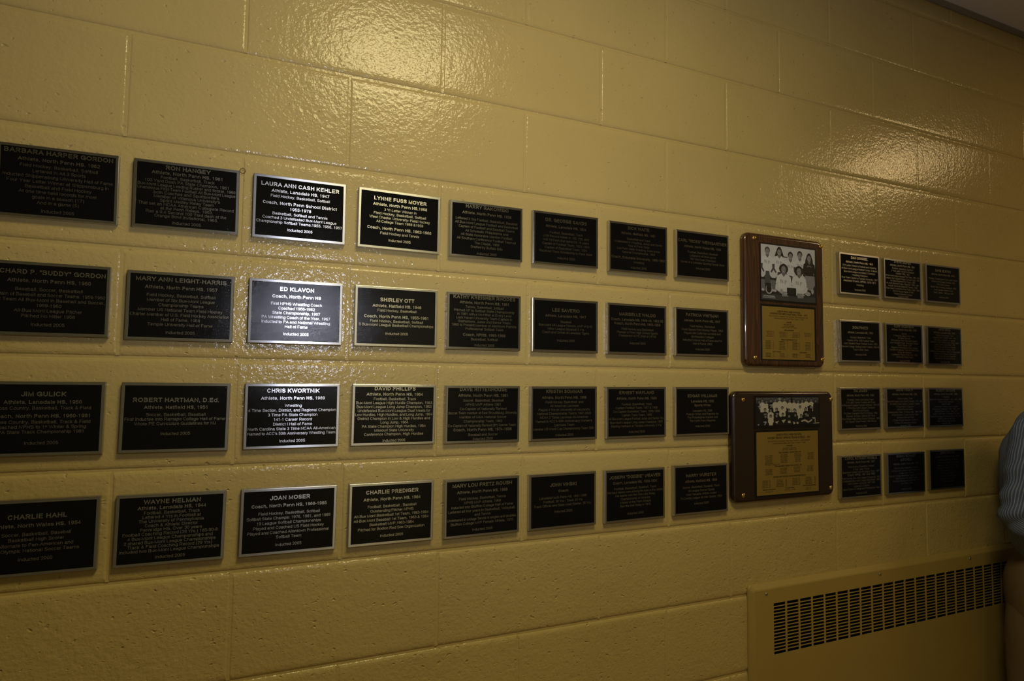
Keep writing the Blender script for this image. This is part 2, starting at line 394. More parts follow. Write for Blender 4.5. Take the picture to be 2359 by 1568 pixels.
# ------------------------------------------------------------------ lettering: a plain grotesque drawn from strokes
def _a(cx, cy, rx, ry, a0, a1, st=24):
    n = max(2, int(round(abs(a1-a0)/st)))
    return [(cx+rx*math.cos(R(a0+(a1-a0)*i/n)), cy+ry*math.sin(R(a0+(a1-a0)*i/n))) for i in range(n+1)]
XH = 0.73
_o = lambda h=XH: [_a(.5, h/2, .5, h/2, 0, 360)]
_S = lambda k: [_a(.5, .75*k, .46, .25*k, 25, 262) + _a(.5, .26*k, .5, .26*k, 82, -155)]
_bow = [(0, 1), (.58, 1)] + _a(.58, .735, .40, .265, 90, -90) + [(0, .47)]
_arch = [(0, .40)] + _a(.5, .43, .5, .30, 180, 0) + [(1, 0)]
_six = [_a(.5, .32, .5, .32, 0, 360), _a(.56, .5, .56, .5, 55, 180) + [(0, .32)]]
GL = {
'A': (667, .015, [[(0,0),(.5,1),(1,0)], [(.2,.34),(.8,.34)]]), 'B': (667, .075, [[(0,0),(0,1),(.58,1)] + _a(.58,.77,.36,.23,90,-90) + [(0,.54)], [(.58,.54)] + _a(.6,.27,.4,.27,90,-90) + [(0,0)]]),
'C': (722, .045, [_a(.5,.5,.5,.5,42,318)]), 'D': (722, .075, [[(0,0),(0,1),(.42,1)] + _a(.42,.5,.58,.5,90,-90) + [(0,0)]]),
'E': (667, .08, [[(1,1),(0,1),(0,0),(1,0)], [(0,.53),(.92,.53)]]), 'F': (611, .08, [[(1,1),(0,1),(0,0)], [(0,.52),(.88,.52)]]),
'G': (778, .045, [_a(.5,.5,.5,.5,40,345) + [(1,.46),(.56,.46)], [(1,.4),(1,0)]]), 'H': (722, .08, [[(0,0),(0,1)], [(1,0),(1,1)], [(0,.53),(1,.53)]]),
'I': (278, .1, [[(.5,0),(.5,1)]]), 'J': (500, .03, [[(1,1),(1,.28)] + _a(.5,.28,.5,.28,0,-165)]), 'K': (667, .075, [[(0,0),(0,1)], [(1,1),(0,.33)], [(.33,.56),(1,0)]]),
'L': (556, .075, [[(0,1),(0,0),(1,0)]]), 'M': (833, .075, [[(0,0),(0,1),(.5,.02),(1,1),(1,0)]]), 'N': (722, .078, [[(0,0),(0,1),(1,0),(1,1)]]),
'O': (778, .04, [_a(.5,.5,.5,.5,0,360,18)]), 'P': (667, .078, [[(0,0)] + _bow]), 'Q': (778, .04, [_a(.5,.5,.5,.5,0,360,18), [(.6,.25),(1,-.02)]]),
'R': (722, .078, [[(0,0)] + _bow, [(.58,.47),(1,0)]]), 'S': (667, .05, _S(1)), 'T': (611, .02, [[(0,1),(1,1)], [(.5,1),(.5,0)]]),
'U': (722, .08, [[(0,1),(0,.33)] + _a(.5,.33,.5,.33,180,360) + [(1,1)]]), 'V': (667, .01, [[(0,1),(.5,0),(1,1)]]), 'W': (944, .01, [[(0,1),(.25,0),(.5,1),(.75,0),(1,1)]]),
'X': (667, .02, [[(0,0),(1,1)], [(0,1),(1,0)]]), 'Y': (667, .01, [[(0,1),(.5,.43),(1,1)], [(.5,.43),(.5,0)]]), 'Z': (611, .025, [[(0,1),(1,1),(0,0),(1,0)]]),
'a': (556, .04, [_a(.46,.51,.40,.22,160,0) + [(.86,.10),(1,0)], [(.86,.42),(.42,.38)] + _a(.36,.19,.36,.19,90,270) + _a(.46,.24,.40,.24,285,360)]),
'b': (556, .055, [[(0,0),(0,1)]] + _o()), 'c': (500, .035, [_a(.5,.365,.5,.365,45,315)]), 'd': (556, .045, [[(1,0),(1,1)]] + _o()), 'e': (556, .04, [[(0,.37),(1,.37)] + _a(.5,.365,.5,.365,5,318)]),
'f': (278, .015, [[(.38,0),(.38,.8)] + _a(.8,.8,.42,.2,180,90) + [(1,1)], [(0,.73),(.95,.73)]]), 'g': (556, .045, [[(1,.73),(1,-.05)] + _a(.5,-.05,.5,.24,0,-155)] + _o()),
'h': (556, .065, [[(0,0),(0,1)], _arch]), 'i': (222, .07, [[(.5,0),(.5,.73)], [(.5,.97),(.5,1)]]), 'j': (222, .02, [[(.75,.73),(.75,-.1)] + _a(.2,-.1,.55,.19,0,-90), [(.75,.97),(.75,1)]]),
'k': (500, .06, [[(0,0),(0,1)], [(.95,.73),(0,.22)], [(.36,.42),(1,0)]]), 'l': (222, .07, [[(.5,0),(.5,1)]]),
'm': (833, .065, [[(0,0),(0,.73)], [(0,.45)] + _a(.25,.48,.25,.25,180,0) + [(.5,0)], [(.5,.45)] + _a(.75,.48,.25,.25,180,0) + [(1,0)]]), 'n': (556, .065, [[(0,0),(0,.73)], _arch]), 'o': (556, .035, _o()),
'p': (556, .055, [[(0,-.29),(0,.73)]] + _o()), 'q': (556, .045, [[(1,-.29),(1,.73)]] + _o()), 'r': (333, .07, [[(0,0),(0,.73)], [(0,.38)] + _a(.85,.38,.85,.35,180,85)]), 's': (500, .035, _S(.73)),
't': (278, .015, [[(.42,.93),(.42,.2)] + _a(.85,.2,.43,.2,180,270), [(0,.73),(1,.73)]]), 'u': (556, .065, [[(0,.73),(0,.3)] + _a(.5,.3,.5,.3,180,360), [(1,.73),(1,0)]]),
'v': (500, .01, [[(0,.73),(.5,0),(1,.73)]]), 'w': (722, .01, [[(0,.73),(.25,0),(.5,.73),(.75,0),(1,.73)]]), 'x': (500, .015, [[(0,0),(1,.73)], [(0,.73),(1,0)]]), 'y': (500, .01, [[(0,.73),(.52,.02)], [(1,.73),(.42,-.2),(.28,-.29),(.06,-.28)]]), 'z': (500, .03, [[(0,.73),(1,.73),(0,0),(1,0)]]),
'0': (556, .045, [_a(.5,.5,.5,.5,0,360)]), '1': (556, .12, [[(.05,.76),(.62,1),(.62,0)]]), '2': (556, .04, [_a(.5,.72,.48,.28,165,-25) + [(0,0),(1,0)]]), '3': (556, .045, [_a(.48,.76,.44,.24,150,-90), _a(.48,.27,.52,.27,90,-155)]),
'4': (556, .03, [[(.75,0),(.75,1),(0,.28),(1,.28)]]), '5': (556, .045, [[(.92,1),(.16,1),(.05,.5)] + _a(.48,.32,.5,.32,140,-155)]), '6': (556, .045, _six), '7': (556, .045, [[(0,1),(1,1),(.35,0)]]),
'8': (556, .045, [_a(.5,.76,.43,.24,0,360), _a(.5,.27,.5,.27,0,360)]), '9': (556, .045, [[(1-x, 1-y) for x, y in s_] for s_ in _six]),
'&': (667, .05, [[(1,0),(.22,.70)] + _a(.42,.82,.22,.18,215,-40) + [(.08,.36)] + _a(.36,.24,.36,.24,160,330) + [(.92,.46)]]),
'.': (278, .09, [[(.5,0),(.5,.03)]]), ',': (278, .09, [[(.5,.03),(.4,-.14)]]), '-': (333, .05, [[(0,.36),(1,.36)]]), ':': (278, .09, [[(.5,0),(.5,.03)], [(.5,.6),(.5,.63)]]), "'": (191, .05, [[(.5,.72),(.5,1)]]), '"': (355, .07, [[(0,.72),(0,1)], [(1,.72),(1,1)]]),
'(': (333, .07, [_a(1.0,.38,1.0,.72,128,232)]), ')': (333, .07, [_a(0,.38,1.0,.72,52,-52)]), '/': (278, 0, [[(0,-.02),(1,1.02)]]), ' ': (278, 0, []),
}
BW = {'A': 722, 'B': 722, 'K': 722, 'L': 611, 'J': 556, 'b': 611, 'c': 556, 'd': 611, 'f': 333, 'g': 611, 'h': 611, 'i': 278, 'j': 278, 'k': 556, 'l': 278, 'm': 889, 'n': 611, 'o': 611, 'p': 611, 'q': 611, 'r': 389, 's': 556, 't': 333, 'u': 611, 'v': 556, 'w': 778, 'x': 556, 'y': 556}
_g = {}
def glyph(ch, bold):
    k = (ch, bold)
    if k in _g: return _g[k]
    wd, sb, strokes = GL[ch]
    w = (0.192 if ch.isupper() else 0.150) if bold else 0.112                     # stroke in units of the capital height
    cap = 0.718; W = (BW.get(ch, wd) if bold else wd)/1000/cap
    x0, x1 = sb/cap*0.9 + w/2, W - sb/cap*0.9 - w/2
    if x1 < x0: x0 = x1 = W/2
    V, F = [], []
    for si, st in enumerate(strokes):                # crossing strokes lie a hair above one another
        pts = []
        for x, y in st:
            q = (x0 + (x1-x0)*x, w/2 + y*(1-w))
            if not pts or abs(q[0]-pts[-1][0]) + abs(q[1]-pts[-1][1]) > 0.02: pts.append(q)
        if len(pts) < 2: pts.append((pts[0][0], pts[0][1]+0.021))
        closed = len(pts) > 4 and abs(pts[0][0]-pts[-1][0]) + abs(pts[0][1]-pts[-1][1]) < 0.03 and len(st) > 8
        if closed: pts = pts[:-1]
        n = len(pts); P = [Vector(p) for p in pts]; base = len(V)
        for i in range(n):
            if closed: a, b = P[(i-1) % n], P[(i+1) % n]; d0 = (P[i]-a).normalized(); d1 = (b-P[i]).normalized()
            else:
                d0 = (P[i]-P[i-1]).normalized() if i else (P[1]-P[0]).normalized()
                d1 = (P[i+1]-P[i]).normalized() if i < n-1 else d0
            m_ = d0 + d1
            if m_.length < 0.3: m_ = d1
            m_.normalize(); nr = Vector((-m_.y, m_.x)); c = max(0.55, nr.dot(Vector((-d1.y, d1.x))))
            p = P[i].copy()
            if not closed and i == 0: p -= d1*w/2*0.96
            if not closed and i == n-1: p += d0*w/2*0.96
            V.append((*((p + nr*(w/2/c))*cap), si*2.5e-5)); V.append((*((p - nr*(w/2/c))*cap), si*2.5e-5))
        for i in range(n if closed else n-1):
            a = base+2*i; b = base+2*((i+1) % n)
            F.append((a, a+1, b+1, b))
    _g[k] = (V, F, W*cap)
    return _g[k]
def text_width(s, bold): return sum(glyph(c, bold)[2] for c in s if c != '^')
def put_text(mb, s, cx, cz, size, bold, y, maxw=None, align='c'):
    """lettering facing -Y; cz is the middle of the capitals; ^ toggles raised small characters"""
    w = text_width(s, bold) * size; sx = size
    if maxw and w > maxw: sx = size * maxw / w; w = maxw
    x = cx - w/2 if align == 'c' else cx
    z = cz - 0.345 * size; sup = False
    for ch in s:
        if ch == '^': sup = not sup; continue
        gv, gf, adv = glyph(ch, bold)
        kx, kz, dz = (sx*0.6, size*0.6, size*0.28) if sup else (sx, size, 0.0)
        i = len(mb.v)
        mb.v += [(x + px*kx, y - e, z + dz + py*kz) for px, py, e in gv]
        for f in gf: mb.f.append(tuple(i+a for a in f)); mb.m.append(0)
        x += adv * kx
    return w

# ------------------------------------------------------------------ black plaques
PW, PH, PT = 0.1778, 0.127, 0.011
def plaque_meshes():
    b = MB(); w, h, r, bz = PW/2, PH/2, 0.0009, 0.0052
    def rg(hw, hh, y): return [(-hw, y, -hh), (hw, y, -hh), (hw, y, hh), (-hw, y, hh)]
    b.rings([rg(w, h, 0.0), rg(w, h, -PT+r), rg(w-r*0.3, h-r*0.3, -PT+r*0.3), rg(w-r, h-r, -PT), rg(w-bz, h-bz, -PT), rg(w-bz, h-bz, -PT+0.0009)], cap1=True)
    f = MB(); f.rings([rg(w-bz-0.0001, h-bz-0.0001, -PT+0.0008), rg(w-bz-0.0001, h-bz-0.0001, -PT+0.0006)], cap0=False, cap1=True)
    return b, f
_pb, _pf = plaque_meshes()
_proto_b = _pb.build('frame', M['alu'], uv=True); fix_normals(_proto_b)
_proto_f = _pf.build('black_field', M['field']); fix_normals(_proto_f)
me_b, me_f = _proto_b.data, _proto_f.data
bpy.data.objects.remove(_proto_b); bpy.data.objects.remove(_proto_f)

POS = {'11': (-0.0950, -0.1026, 0.0099), '12': (0.1056, -0.1006, 0.0091), '13': (0.3082, -0.1001, 0.0033), '14': (0.5116, -0.1010, -0.0060), '15': (0.7118, -0.1023, 0.0002), '16': (0.9165, -0.1012, 0.0055), '17': (1.1256, -0.1028, 0.0031), '18': (1.3314, -0.1030, 0.0024),
       '21': (-0.0998, -0.3070, 0.002), '22': (0.1031, -0.3091, 0.001), '23': (0.3071, -0.3084, 0.0021), '24': (0.5097, -0.3081, 0.002), '25': (0.7092, -0.3093, 0.0014), '26': (0.9172, -0.3094, 0.0032), '27': (1.1225, -0.3094, 0.0014), '28': (1.3287, -0.3091, 0.0027),
       '31': (-0.0996, -0.5132, -0.003), '32': (0.1027, -0.5142, -0.0068), '33': (0.3067, -0.5145, 0.0009), '34': (0.5094, -0.5150, -0.0055), '35': (0.7094, -0.5170, -0.0036), '36': (0.9152, -0.5176, 0.0031), '37': (1.1204, -0.5178, 0.0036), '38': (1.3277, -0.5174, 0.0022),
       '41': (-0.0987, -0.7138, -0.006), '42': (0.1029, -0.7165, -0.0085), '43': (0.3062, -0.7183, -0.0085), '44': (0.5089, -0.7195, -0.0035), '45': (0.7110, -0.7214, 0.0050), '46': (0.9137, -0.7218, 0.0038), '47': (1.1163, -0.7220, 0.0036), '48': (1.3222, -0.7203, 0.0008),
       'a1': (1.9382, -0.1075, 0.0012), 'b1': (2.1372, -0.1087, -0.0013), 'c1': (2.3398, -0.1092, 0.0011), 'a2': (1.9360, -0.3129, 0.0070), 'b2': (2.1370, -0.3140, -0.0012), 'c2': (2.3385, -0.3151, -0.0040), 'a3': (1.9308, -0.5170, 0.004), 'b3': (2.1334, -0.5164, 0.0009), 'c3': (2.3359, -0.5162, -0.0024), 'a4': (1.9274, -0.7195, -0.006), 'b4': (2.1317, -0.7198, -0.0080), 'c4': (2.3346, -0.7183, -0.0054)}
# text: (height of name line, height of last line as fractions of the plate; lines: N name, B bold, R plain, - gap)
TXT = {
'11': (.09, .90, "N BARBARA HARPER GORDON|B Athlete, North Penn HS, 1962|R Field Hockey, Basketball, Softball|R Lettered in All 3 Sports|R Inducted Shippensburg University Hall of Fame|R Four Year Letter Winner at Shippensburg in|R Basketball and Field Hockey|R At one time held records for most|R goals in a season (17)|R And in a game (5)|-|R Inducted 2005"),
'12': (.09, .905, "N RON HANGEY|B Athlete, North Penn HS, 1961|R Football, Basketball, Track|R 100 Yard Dash PA State Champion, 1961|R Bux-Mont League Leading Rusher and Scorer, 1960|R Unanimous First-Team Football All Bux-Mont League|R both Coaches and Sportswriters.|R Member of Villanova University's|R Sprint Medley Relay Team|R That set an NCAA American Collegiate Record|R at the Penn Relays, 1963.|R Ran a 9.4 Second 100 Yard dash at the|R Orange Bowl Invitational, 1965.|-|R Inducted 2005"),
'13': (.14, .845, "N LAURA ANN CASH KEHLER|B Athlete, Lansdale HS, 1947|R Field Hockey, Basketball, Softball|-|B Coach, North Penn School District|B 1955-1978|R Basketball, Softball and Tennis|R Coached 3 Undefeated Bux-Mont League|R Championship Softball Teams:1955, 1956, 1957|-|R Inducted 2005"),
'14': (.15, .845, "N LYNNE FUSS MOYER|B Athlete, North Penn HS,1958|R 3 Yr Letter Winner in|R Field Hockey, Basketball, Softball|R West Chester University: Field Hockey|R All College Team 1958 &1959|-|B Coach, North Penn HS, 1962-1966|R Field Hockey and Tennis|-|R Inducted 2005"),
'15': (.08, .912, "N HARRY RAKOWSKI|-|B Athlete, North Penn HS, 1956|-|R Lettered 3 Yrs Football, Basketball, Baseball|R All Bux-Mont League Football and Basketball|R Captain of Football and Baseball Teams|R All Scholastic Philadelphia and|R All State Honorable Mention Football|R All Southern Conference Football Team at|R The Citadel, 1959|R Drafted by Buffalo Bills|-|R Inducted 2005"),
'16': (.15, .86, "N DR. GEORGE SANDS|-|B Athlete, Lansdale HS, 1924|-|R Football, Basketball, Track|R LHS Record Holder in 100, 220, and|R 440 Yd Dash that lasted for 10 years|R Captain of Football Team, 1923, 1924|R Captain of Basketball Team, 1924|R Received Track Scholarship to Penn State|-|R Inducted 2005"),
'17': (.105, .895, "N DICK WAITE|-|B Athlete, Hatfield HS, 1951|-|R Basketball and Track|R Undefeated in Wrestling, Junior and Senior|R Year At Penn State|R Led Penn State Wrestling Team to the|R National Championship, 1953|-|B Coach, Columbia University, 1955-1962|R Wrestling|-|R Inducted 2005"),
'18': (.213, .778, "N CARL \"HICKS\" WEINGARTNER|-|B Athlete, North Wales HS, 1936|-|R Football, Basketball, Baseball|R Lettered in all three sports|R 100 Yard Dash Champion|R Owner of a Lansdale Sporting Goods Store|-|R Inducted 2005"),
'21': (.14, .853, "N RICHARD P. \"BUDDY\" GORDON|-|B Athlete, North Penn HS, 1960|-|R Baseball, Soccer, Basketball|R Captain of Baseball and Soccer Teams, 1959-1960|R First Team All Bux-Mont in Baseball and Soccer,|R 1959-1960|R All-Bux Mont League Pitcher|R Pitched No Hitter 1958|-|R Inducted 2005"),
'22': (.11, .883, "N MARY ANN LEIGHT-HARRIS|-|B Athlete, North Penn HS, 1957|-|R Field Hockey, Basketball, Softball|R Member of Six Bux-Mont League|R Championship Teams|R Member US National Team Field Hockey|R Charter Member of U.S. Field Hockey Association|R Hall of Fame, 1968|R Temple University Hall of Fame|-|R Inducted 2005"),
'23': (.145, .848, "N ED KLAVON|-|B Coach, North Penn HS|-|R First NPHS Wrestling Coach|R Coached 1956-1982|R State Championship, 1967|R PA Wrestling Coach of the Year, 1967|R Inducted to PA and National Wrestling|R Hall of Fame|-|R Inducted 2005"),
'24': (.22, .784, "N SHIRLEY OTT|-|B Athlete, Hatfield HS, 1946|R Field Hockey, Basketball|-|B Coach, North Penn HS, 1955-1961|R Field Hockey, Basketball, Softball|R 5 Bux-Mont League Basketball Championships|-|-|R Inducted 2005"),
'25': (.075, .92, "N KATHY KREISHER RHODES|B Athlete, North Penn HS, 1981|R Tennis, Basketball, Softball|R Pitched NP to Softball State Championship|R In 1981 with a No-Hitter at Every Level|R Lock Haven University Team Captain in|R Sophomore, Junior and Senior Years|R 1990 to Present Member of Allentown Patriots|R Professional Softball Team|-|B Coach, NPHS, 1993-1999|R Basketball, Softball|-|R Inducted 2005"),
'26': (.21, .78, "N LEE SAVERIO|-|B Athlete, Lansdale HS, 1947|-|R Baseball|R Bux-Mont All-League Honors, MVP of LHS|R Minor League Baseball 5 Yrs|R Coach and Owner of Lansdale Tigers|-|-|R Inducted 2005"),
'27': (.21, .78, "N MARIBELLE WALDO|-|B Coach, Lansdale HS, 1948-49, 1952-55|B Coach, North Penn HS, 1955-1959|-|R Field Hockey and Basketball|R Pioneer of Penn High School Sports|R Chairperson of PE Dept at NPHS|-|-|R Inducted 2005"),
'28': (.143, .857, "N PATRICIA WHITMAN|-|B Athlete, North Penn HS, 1957|-|R Field Hockey, Basketball|R World Games Field Hockey Player, 1963|R Played with California Lacrosse and|R Northeastern Colleges|R Inducted Ursinus Hall of Fame and PA|R Hall of Fame, 2005|-|R Inducted 2005"),
'31': (.17, .827, "N JIM GULICK|-|B Athlete, Lansdale HS, 1950|R Cross Country, Basketball, Track & Field|-|B Coach, North Penn HS, 1960-1981|R Cross Country, Basketball, Track & Field|R Coached NPHS to 1^st^ Winter & Spring|R PA State Track Championship 1981|-|-|R Inducted 2005"),
'32': (.25, .735, "N ROBERT HARTMAN, D.Ed.|-|B Athlete, Hatfield HS, 1951|-|R Soccer, Basketball, Baseball|R First Inductee into Ramapo College Hall of Fame|R Wrote PE Curriculum Guidelines for NJ|-|-|R Inducted 2005"),
'33': (.11, .885, "N CHRIS KWORTNIK|-|B Athlete, North Penn HS, 1989|-|R Wrestling|R 4 Time Section, District, and Regional Champion|R 3 Time PA State Champion|R 141-1 Career Record|R District I Hall of Fame|R North Carolina State 3 Time NCAA All-American|R Named to ACC's 50th Anniversary Wrestling Team|-|R Inducted 2005"),
'34': (.07, .925, "N DAVID PHILLIPS|B Athlete, North Penn HS, 1964|R Football, Basketball, Track|R Bux-Mont League High Hurdle Champion, 1963|R Bux-Mont League Long Jump Champion, 1963|R Undefeated Bux-Mont League Dual Meets for|R Low Hurdles, High Hurdles, and Long Jump, 1964|R District Champion in Low & High Hurdles and|R Long Jump, 1964|R PA State Champion High Hurdles, 1964|R Missouri State University|R Conference Champion, High Hurdles|-|R Inducted 2005"),
'35': (.065, .928, "N DAVE RITTENHOUSE|B Athlete, North Penn HS, 1961|R Soccer, Basketball, Baseball|R NPHS MVP Athlete 1961|R Co-Captain of Nationally Ranked|R Soccer Team member at East Stroudsburg University|R Member of NAIA National Soccer|R Championship Team, 1963|R Co-Captain of Nationally Ranked (8^th^) Soccer Team|B Coach, North Penn HS, 1974-1998|R Baseball and Soccer|R Inducted 2005"),
'36': (.093, .90, "N KRISTIN SOMMAR|-|B Athlete, North Penn HS, 1996|R Field Hockey, Basketball, and|R All American Lacrosse|R Played 4 Yrs on University of Maryland's|R National Championship Teams 1997-2000|R NCAA 3 Times Lacrosse All-American|R Named to ACC's 50th Anniversary Women's|R Lacrosse Team|R Member US World Cup Championship Team 2001|-|R Inducted 2005"),
'37': (.113, .88, "N ERNEST WAYLAND|-|B Athlete, North Penn HS, 1959|-|R Football, Basketball, Track|R Captain Football Team, 1957 & 1958|R Co-Captain Basketball Team, 1958-1959|R Captain Track Team, 1959|R All Bux-Mont League Football Junior and Senior Yrs.|R Bux-Mont League Long Jump Champion 1957|R Starting Halfback at Temple University 3 Yrs.|-|R Inducted 2005"),
'38': (.184, .808, "N EDGAR WILLIAMS|-|B Lansdale HS, 1935|B Sports Writer|-|R Lansdale HS, 1935|R Feature Writer and Reporter for|R The Philadelphia Inquirer and|R The North Penn Reporter|-|R Inducted 2005"),
'41': (.224, .783, "N CHARLIE HAHL|-|B Athlete, North Wales HS, 1954|-|R Soccer, Basketball, Baseball|R Basketball High Scorer|R Alternate to Pan-American and|R US Olympic National Soccer Teams|-|R Inducted 2005"),
'42': (.108, .889, "N WAYNE HELMAN|B Athlete, Lansdale HS, 1944|R Football, Basketball, Track|R Lettered 4 Yrs in Football at|R The University of Pennsylvania|R Coach & Athletic Director|R Pennridge HS, Over 30 years|R Football Coaching Record (26 Yrs.) 165-90-8|R 4 Bux-Mont League Championships and|R 2 shared Bux-Mont League Championships|R Track & Field Coaching Record (29 Yrs)|R Included two Bux-Mont League Championships|-|R Inducted 2005"),
'43': (.15, .858, "N JOAN MOSER|-|B Coach, North Penn HS, 1968-1985|-|R Field Hockey, Basketball, Softball|R Softball State Champs: 1976, 1981, and 1985|R 19 League Softball Championships|R Played and Coached US Field Hockey|R Played and Coached Allentown Professional|R Softball Team|-|R Inducted 2005"),
'44': (.15, .857, "N CHARLIE PREDIGER|-|B Athlete, North Penn HS, 1964|-|R Football, Basketball , Baseball|R Outstanding Pitcher NPHS|R All-Bux Mont Basketball 1st Team, 1963-1964|R All-Bux Mont Baseball 1st Team, 1963 & 1964|R Basketball MVP,1963-1964|R Pitched for Boston Red Sox Organization|-|R Inducted 2005"),
'45': (.115, .882, "N MARY LOU FRETZ ROUSH|-|B Athlete, North Penn HS, 1968|-|R Field Hockey, Basketball, Tennis|R NPHS MVP Athlete, 1968|R Inducted into Bluffton College Hall of Fame|R Lettered all four years in Basketball, Volleyball,|R and Tennis|R Undefeated in college Tennis in singles and doubles.|R Bluffton College MVP Female Athlete, 1970|-|R Inducted 2005"),
'46': (.206, .693, "N JOHN VINSKI|-|B Coach|-|R Lansdale/North Penn HS, 1951-1985|R Football, 30 Yrs - Track 33 Yrs|R Track Official and State Meet Starter, 35 Yrs.|-|R Inducted 2005"),
'47': (.142, .85, "N JOSEPH \"DOBBIE\" WEAVER|-|B Coach, Lansdale HS, 1920-1924|-|R Football, Basketball, Baseball, Track|R His track teams were among the best in the nation|R His teams won the One Mile Relay|R Championship of America|R 3 times at the Penn Relays|R Ran the first Relay in 1915|-|-|R Inducted 2005"),
'48': (.213, .786, "N HARRY WURSTER|-|B Athlete, Hatfield HS, 1958|-|R Soccer, Basketball, Baseball, Track|R All-League Soccer Goalie|R Most Valuable Athlete Award|R Tri-County League All-Star Goalie, 1954|-|R Inducted 2005"),
'a1': (.106, .876, "N DAN DRISSEL|B Athlete, North Penn HS, 1963|R 3 Yr Letter Winner in Football and Wrestling|R All Bux-Mont League Football Center, Fullback|R Bux-Mont League and District Champion|R Wrestling Champion|R First Team Captain at Temple University, 1967|B Assistant Coach, NPHS, 1970-1971|R Wrestling|-|R Inducted 2006"),
'b1': (.06, .93, "N STEVE MOYER|B Athlete, North Penn HS, 1981|R Football, Basketball, Baseball|R 3 Year Letter Winner in Baseball|R Captain 1980, 1981|R All Bux-Mont League Baseball First Team, 1980, 1981|R League Most Valuable Player, Second Team, 1981|R All State Baseball First Team, 1981|R All Area Baseball Team, Reporter, 1980, 1981|R Lehigh University Baseball Captain, 1985|R East Coast Conference First Team, 1984, 1985|R School Record Holder in Hits|R Played in Eastern League|R Inducted 2006"),
'c1': (.15, .845, "N DAVE SEXTON|B Athlete, North Penn HS, 1970|-|R Football, Wrestling and Track Letter Winner|R All Bux-Mont League Football, 1969|R First Team Defense|R District One Wrestling Champion, 1970|R Most Valuable Athlete Award|R Team Captain, 1969 and 1970|-|R Inducted 2006"),
'a2': (.173, .82, "N DOM PINIZZI|-|B Athlete, Lansdale HS, 1953|-|R Football, Basketball, Track|R Captain of the 1952 Football Team|R Most Valuable Player Football Award, 1952|R Bucknell College, Starting Center Football, 1953-56|R Track 4 letter Years|-|R Inducted 2006"),
'b2': (.067, .928, "N CLIFF ROBINSON|B Athlete, North Penn HS, 1979|-|R Soccer|R 3 Time All League First Team|R All State Selection|R All American First Team and Captain|R Most Valuable Player Suburban League|R Team Captain 1978|R Played in Professional Indoor League|R Member of National Team for three years|R NCAA All American|R Conference Player of the Year, 1982|R University Hall of Fame|-|R Inducted 2006"),
'c2': (.07, .92, "N JACK BETZ|B Athlete, Lansdale HS, 1932|R Football, Basketball, Track|R Captain of the Football Team, 1931|R All League Halfback in Football|R Member of the Championship Relay Team|R Team Captain, Basketball 1932|R Won the Mile at the Penn Relays|R Played for the University Team|R Football and Basketball Coach for many years|R Member of the Board of Directors|R Civic Leader and Youth Sponsor|R Honored for Service to Schools|-|R Inducted 2006"),
'a3': (.08, .908, "N TIM JAMES|-|B Athlete, North Penn HS, 1982|-|R Football, Winter and Spring Track|R 3 Yr Letter Winner Football and Track|R All Bux-Mont League Football Halfback, 1981-82|R 3 Time Bux-Mont League Champion|R Shot Put and Discus|R PA State Champion Shot Put Discus, 1982|R Ranked 1st State, National 5th Place|R Penn Relays High School Discus Champion, 1982|R US Olympic Trials Finalist, 1984 Discus|-|R Inducted 2006"),
'b3': (.057, .938, "N DIANE PRUETT|-|B Athlete, North Penn HS, 1981|-|R Cross Country, Track|R Bux-Mont League Cross Country Champion, 1979, 1980|R PA State Cross Country Medalist, 3 years|R 2 Time District Champion|R School Record Holder|R Championship Team, PA State Meet, 1980, 1981|R NCAA Division I Cross Country Team|R University Record Holder|R 3 Time All East Selection 10,000 m|R 3 Time All Conference Honors|R Inducted 2006"),
'c3': (.074, .92, "N ROBERT RICHARD|B Athlete, North Penn HS, 1966|R Wrestling|R Bux-Mont League Champion, 1964, 1965, 1966|R District One Champion|R State Finalist|R University Wrestling Team Captain|R Conference Champion, 1968, 1969, 1970|R National Place Winner, 1969, 1970|R Coach, North Penn Wrestling 1972-1980|R Bux-Mont League Championships 1974, 1976|R District Coach of the Year|R State Officials Hall of Fame|R Inducted 2006"),
'a4': (.075, .89, "N CAROL SCHMIDT KIMBLE|B Athlete, North Penn HS, 1957|-|R Field Hockey, Basketball, Softball|R 3 Year Letter Winner|R Basketball Captain and All League Team, 1957|B Coach, NPHS, 1961 and 1962|R Field Hockey, Bux-Mont League Champions, 1962|R Undefeated Bux-Mont League Basketball, 1962|R West Chester University 1957-1961|R Lettered in 3 sports|R Hall of Fame of College and Philadelphia Team|-|R Inducted 2006"),
'b4': (.085, .89, "N SUSAN SCHMIDT|N MITCHELL|-|B Athlete, North Penn HS, 1967|-|R Field Hockey, Basketball, Softball|R All Bux-Mont League Field Hockey 1966|R 3 Year Letter Winner|R Ursinus College Basketball Captain, 1970-1971|R Field Hockey All College Team|R Mid-East Hockey and Lacrosse Team|R Two Years, 1972|-|-|R Inducted 2006"),
'c4': (.08, .91, "N JOHN YOUNG|B Athlete, North Penn HS, 1974|R Football, Basketball, Baseball|R All Bux-Mont League First Team|R Member of Championship Team|R Captain of Football Team 1973|R Most Valuable Player|R All Area First Team|R University Football Team|R Conference First Team|R Three Year Starter|-|R Inducted 2006"),
}
ORD = ['leftmost', 'second', 'third', 'fourth', 'fifth', 'sixth', 'seventh', 'eighth']
ROWN = {'1': 'top row', '2': 'second row', '3': 'third row', '4': 'bottom row'}
SPECIAL = {'13': ' with shiny silver rim', '23': ' glittering brightly in the flash', '33': ' with shiny silver rim', '43': ' with shiny silver rim'}
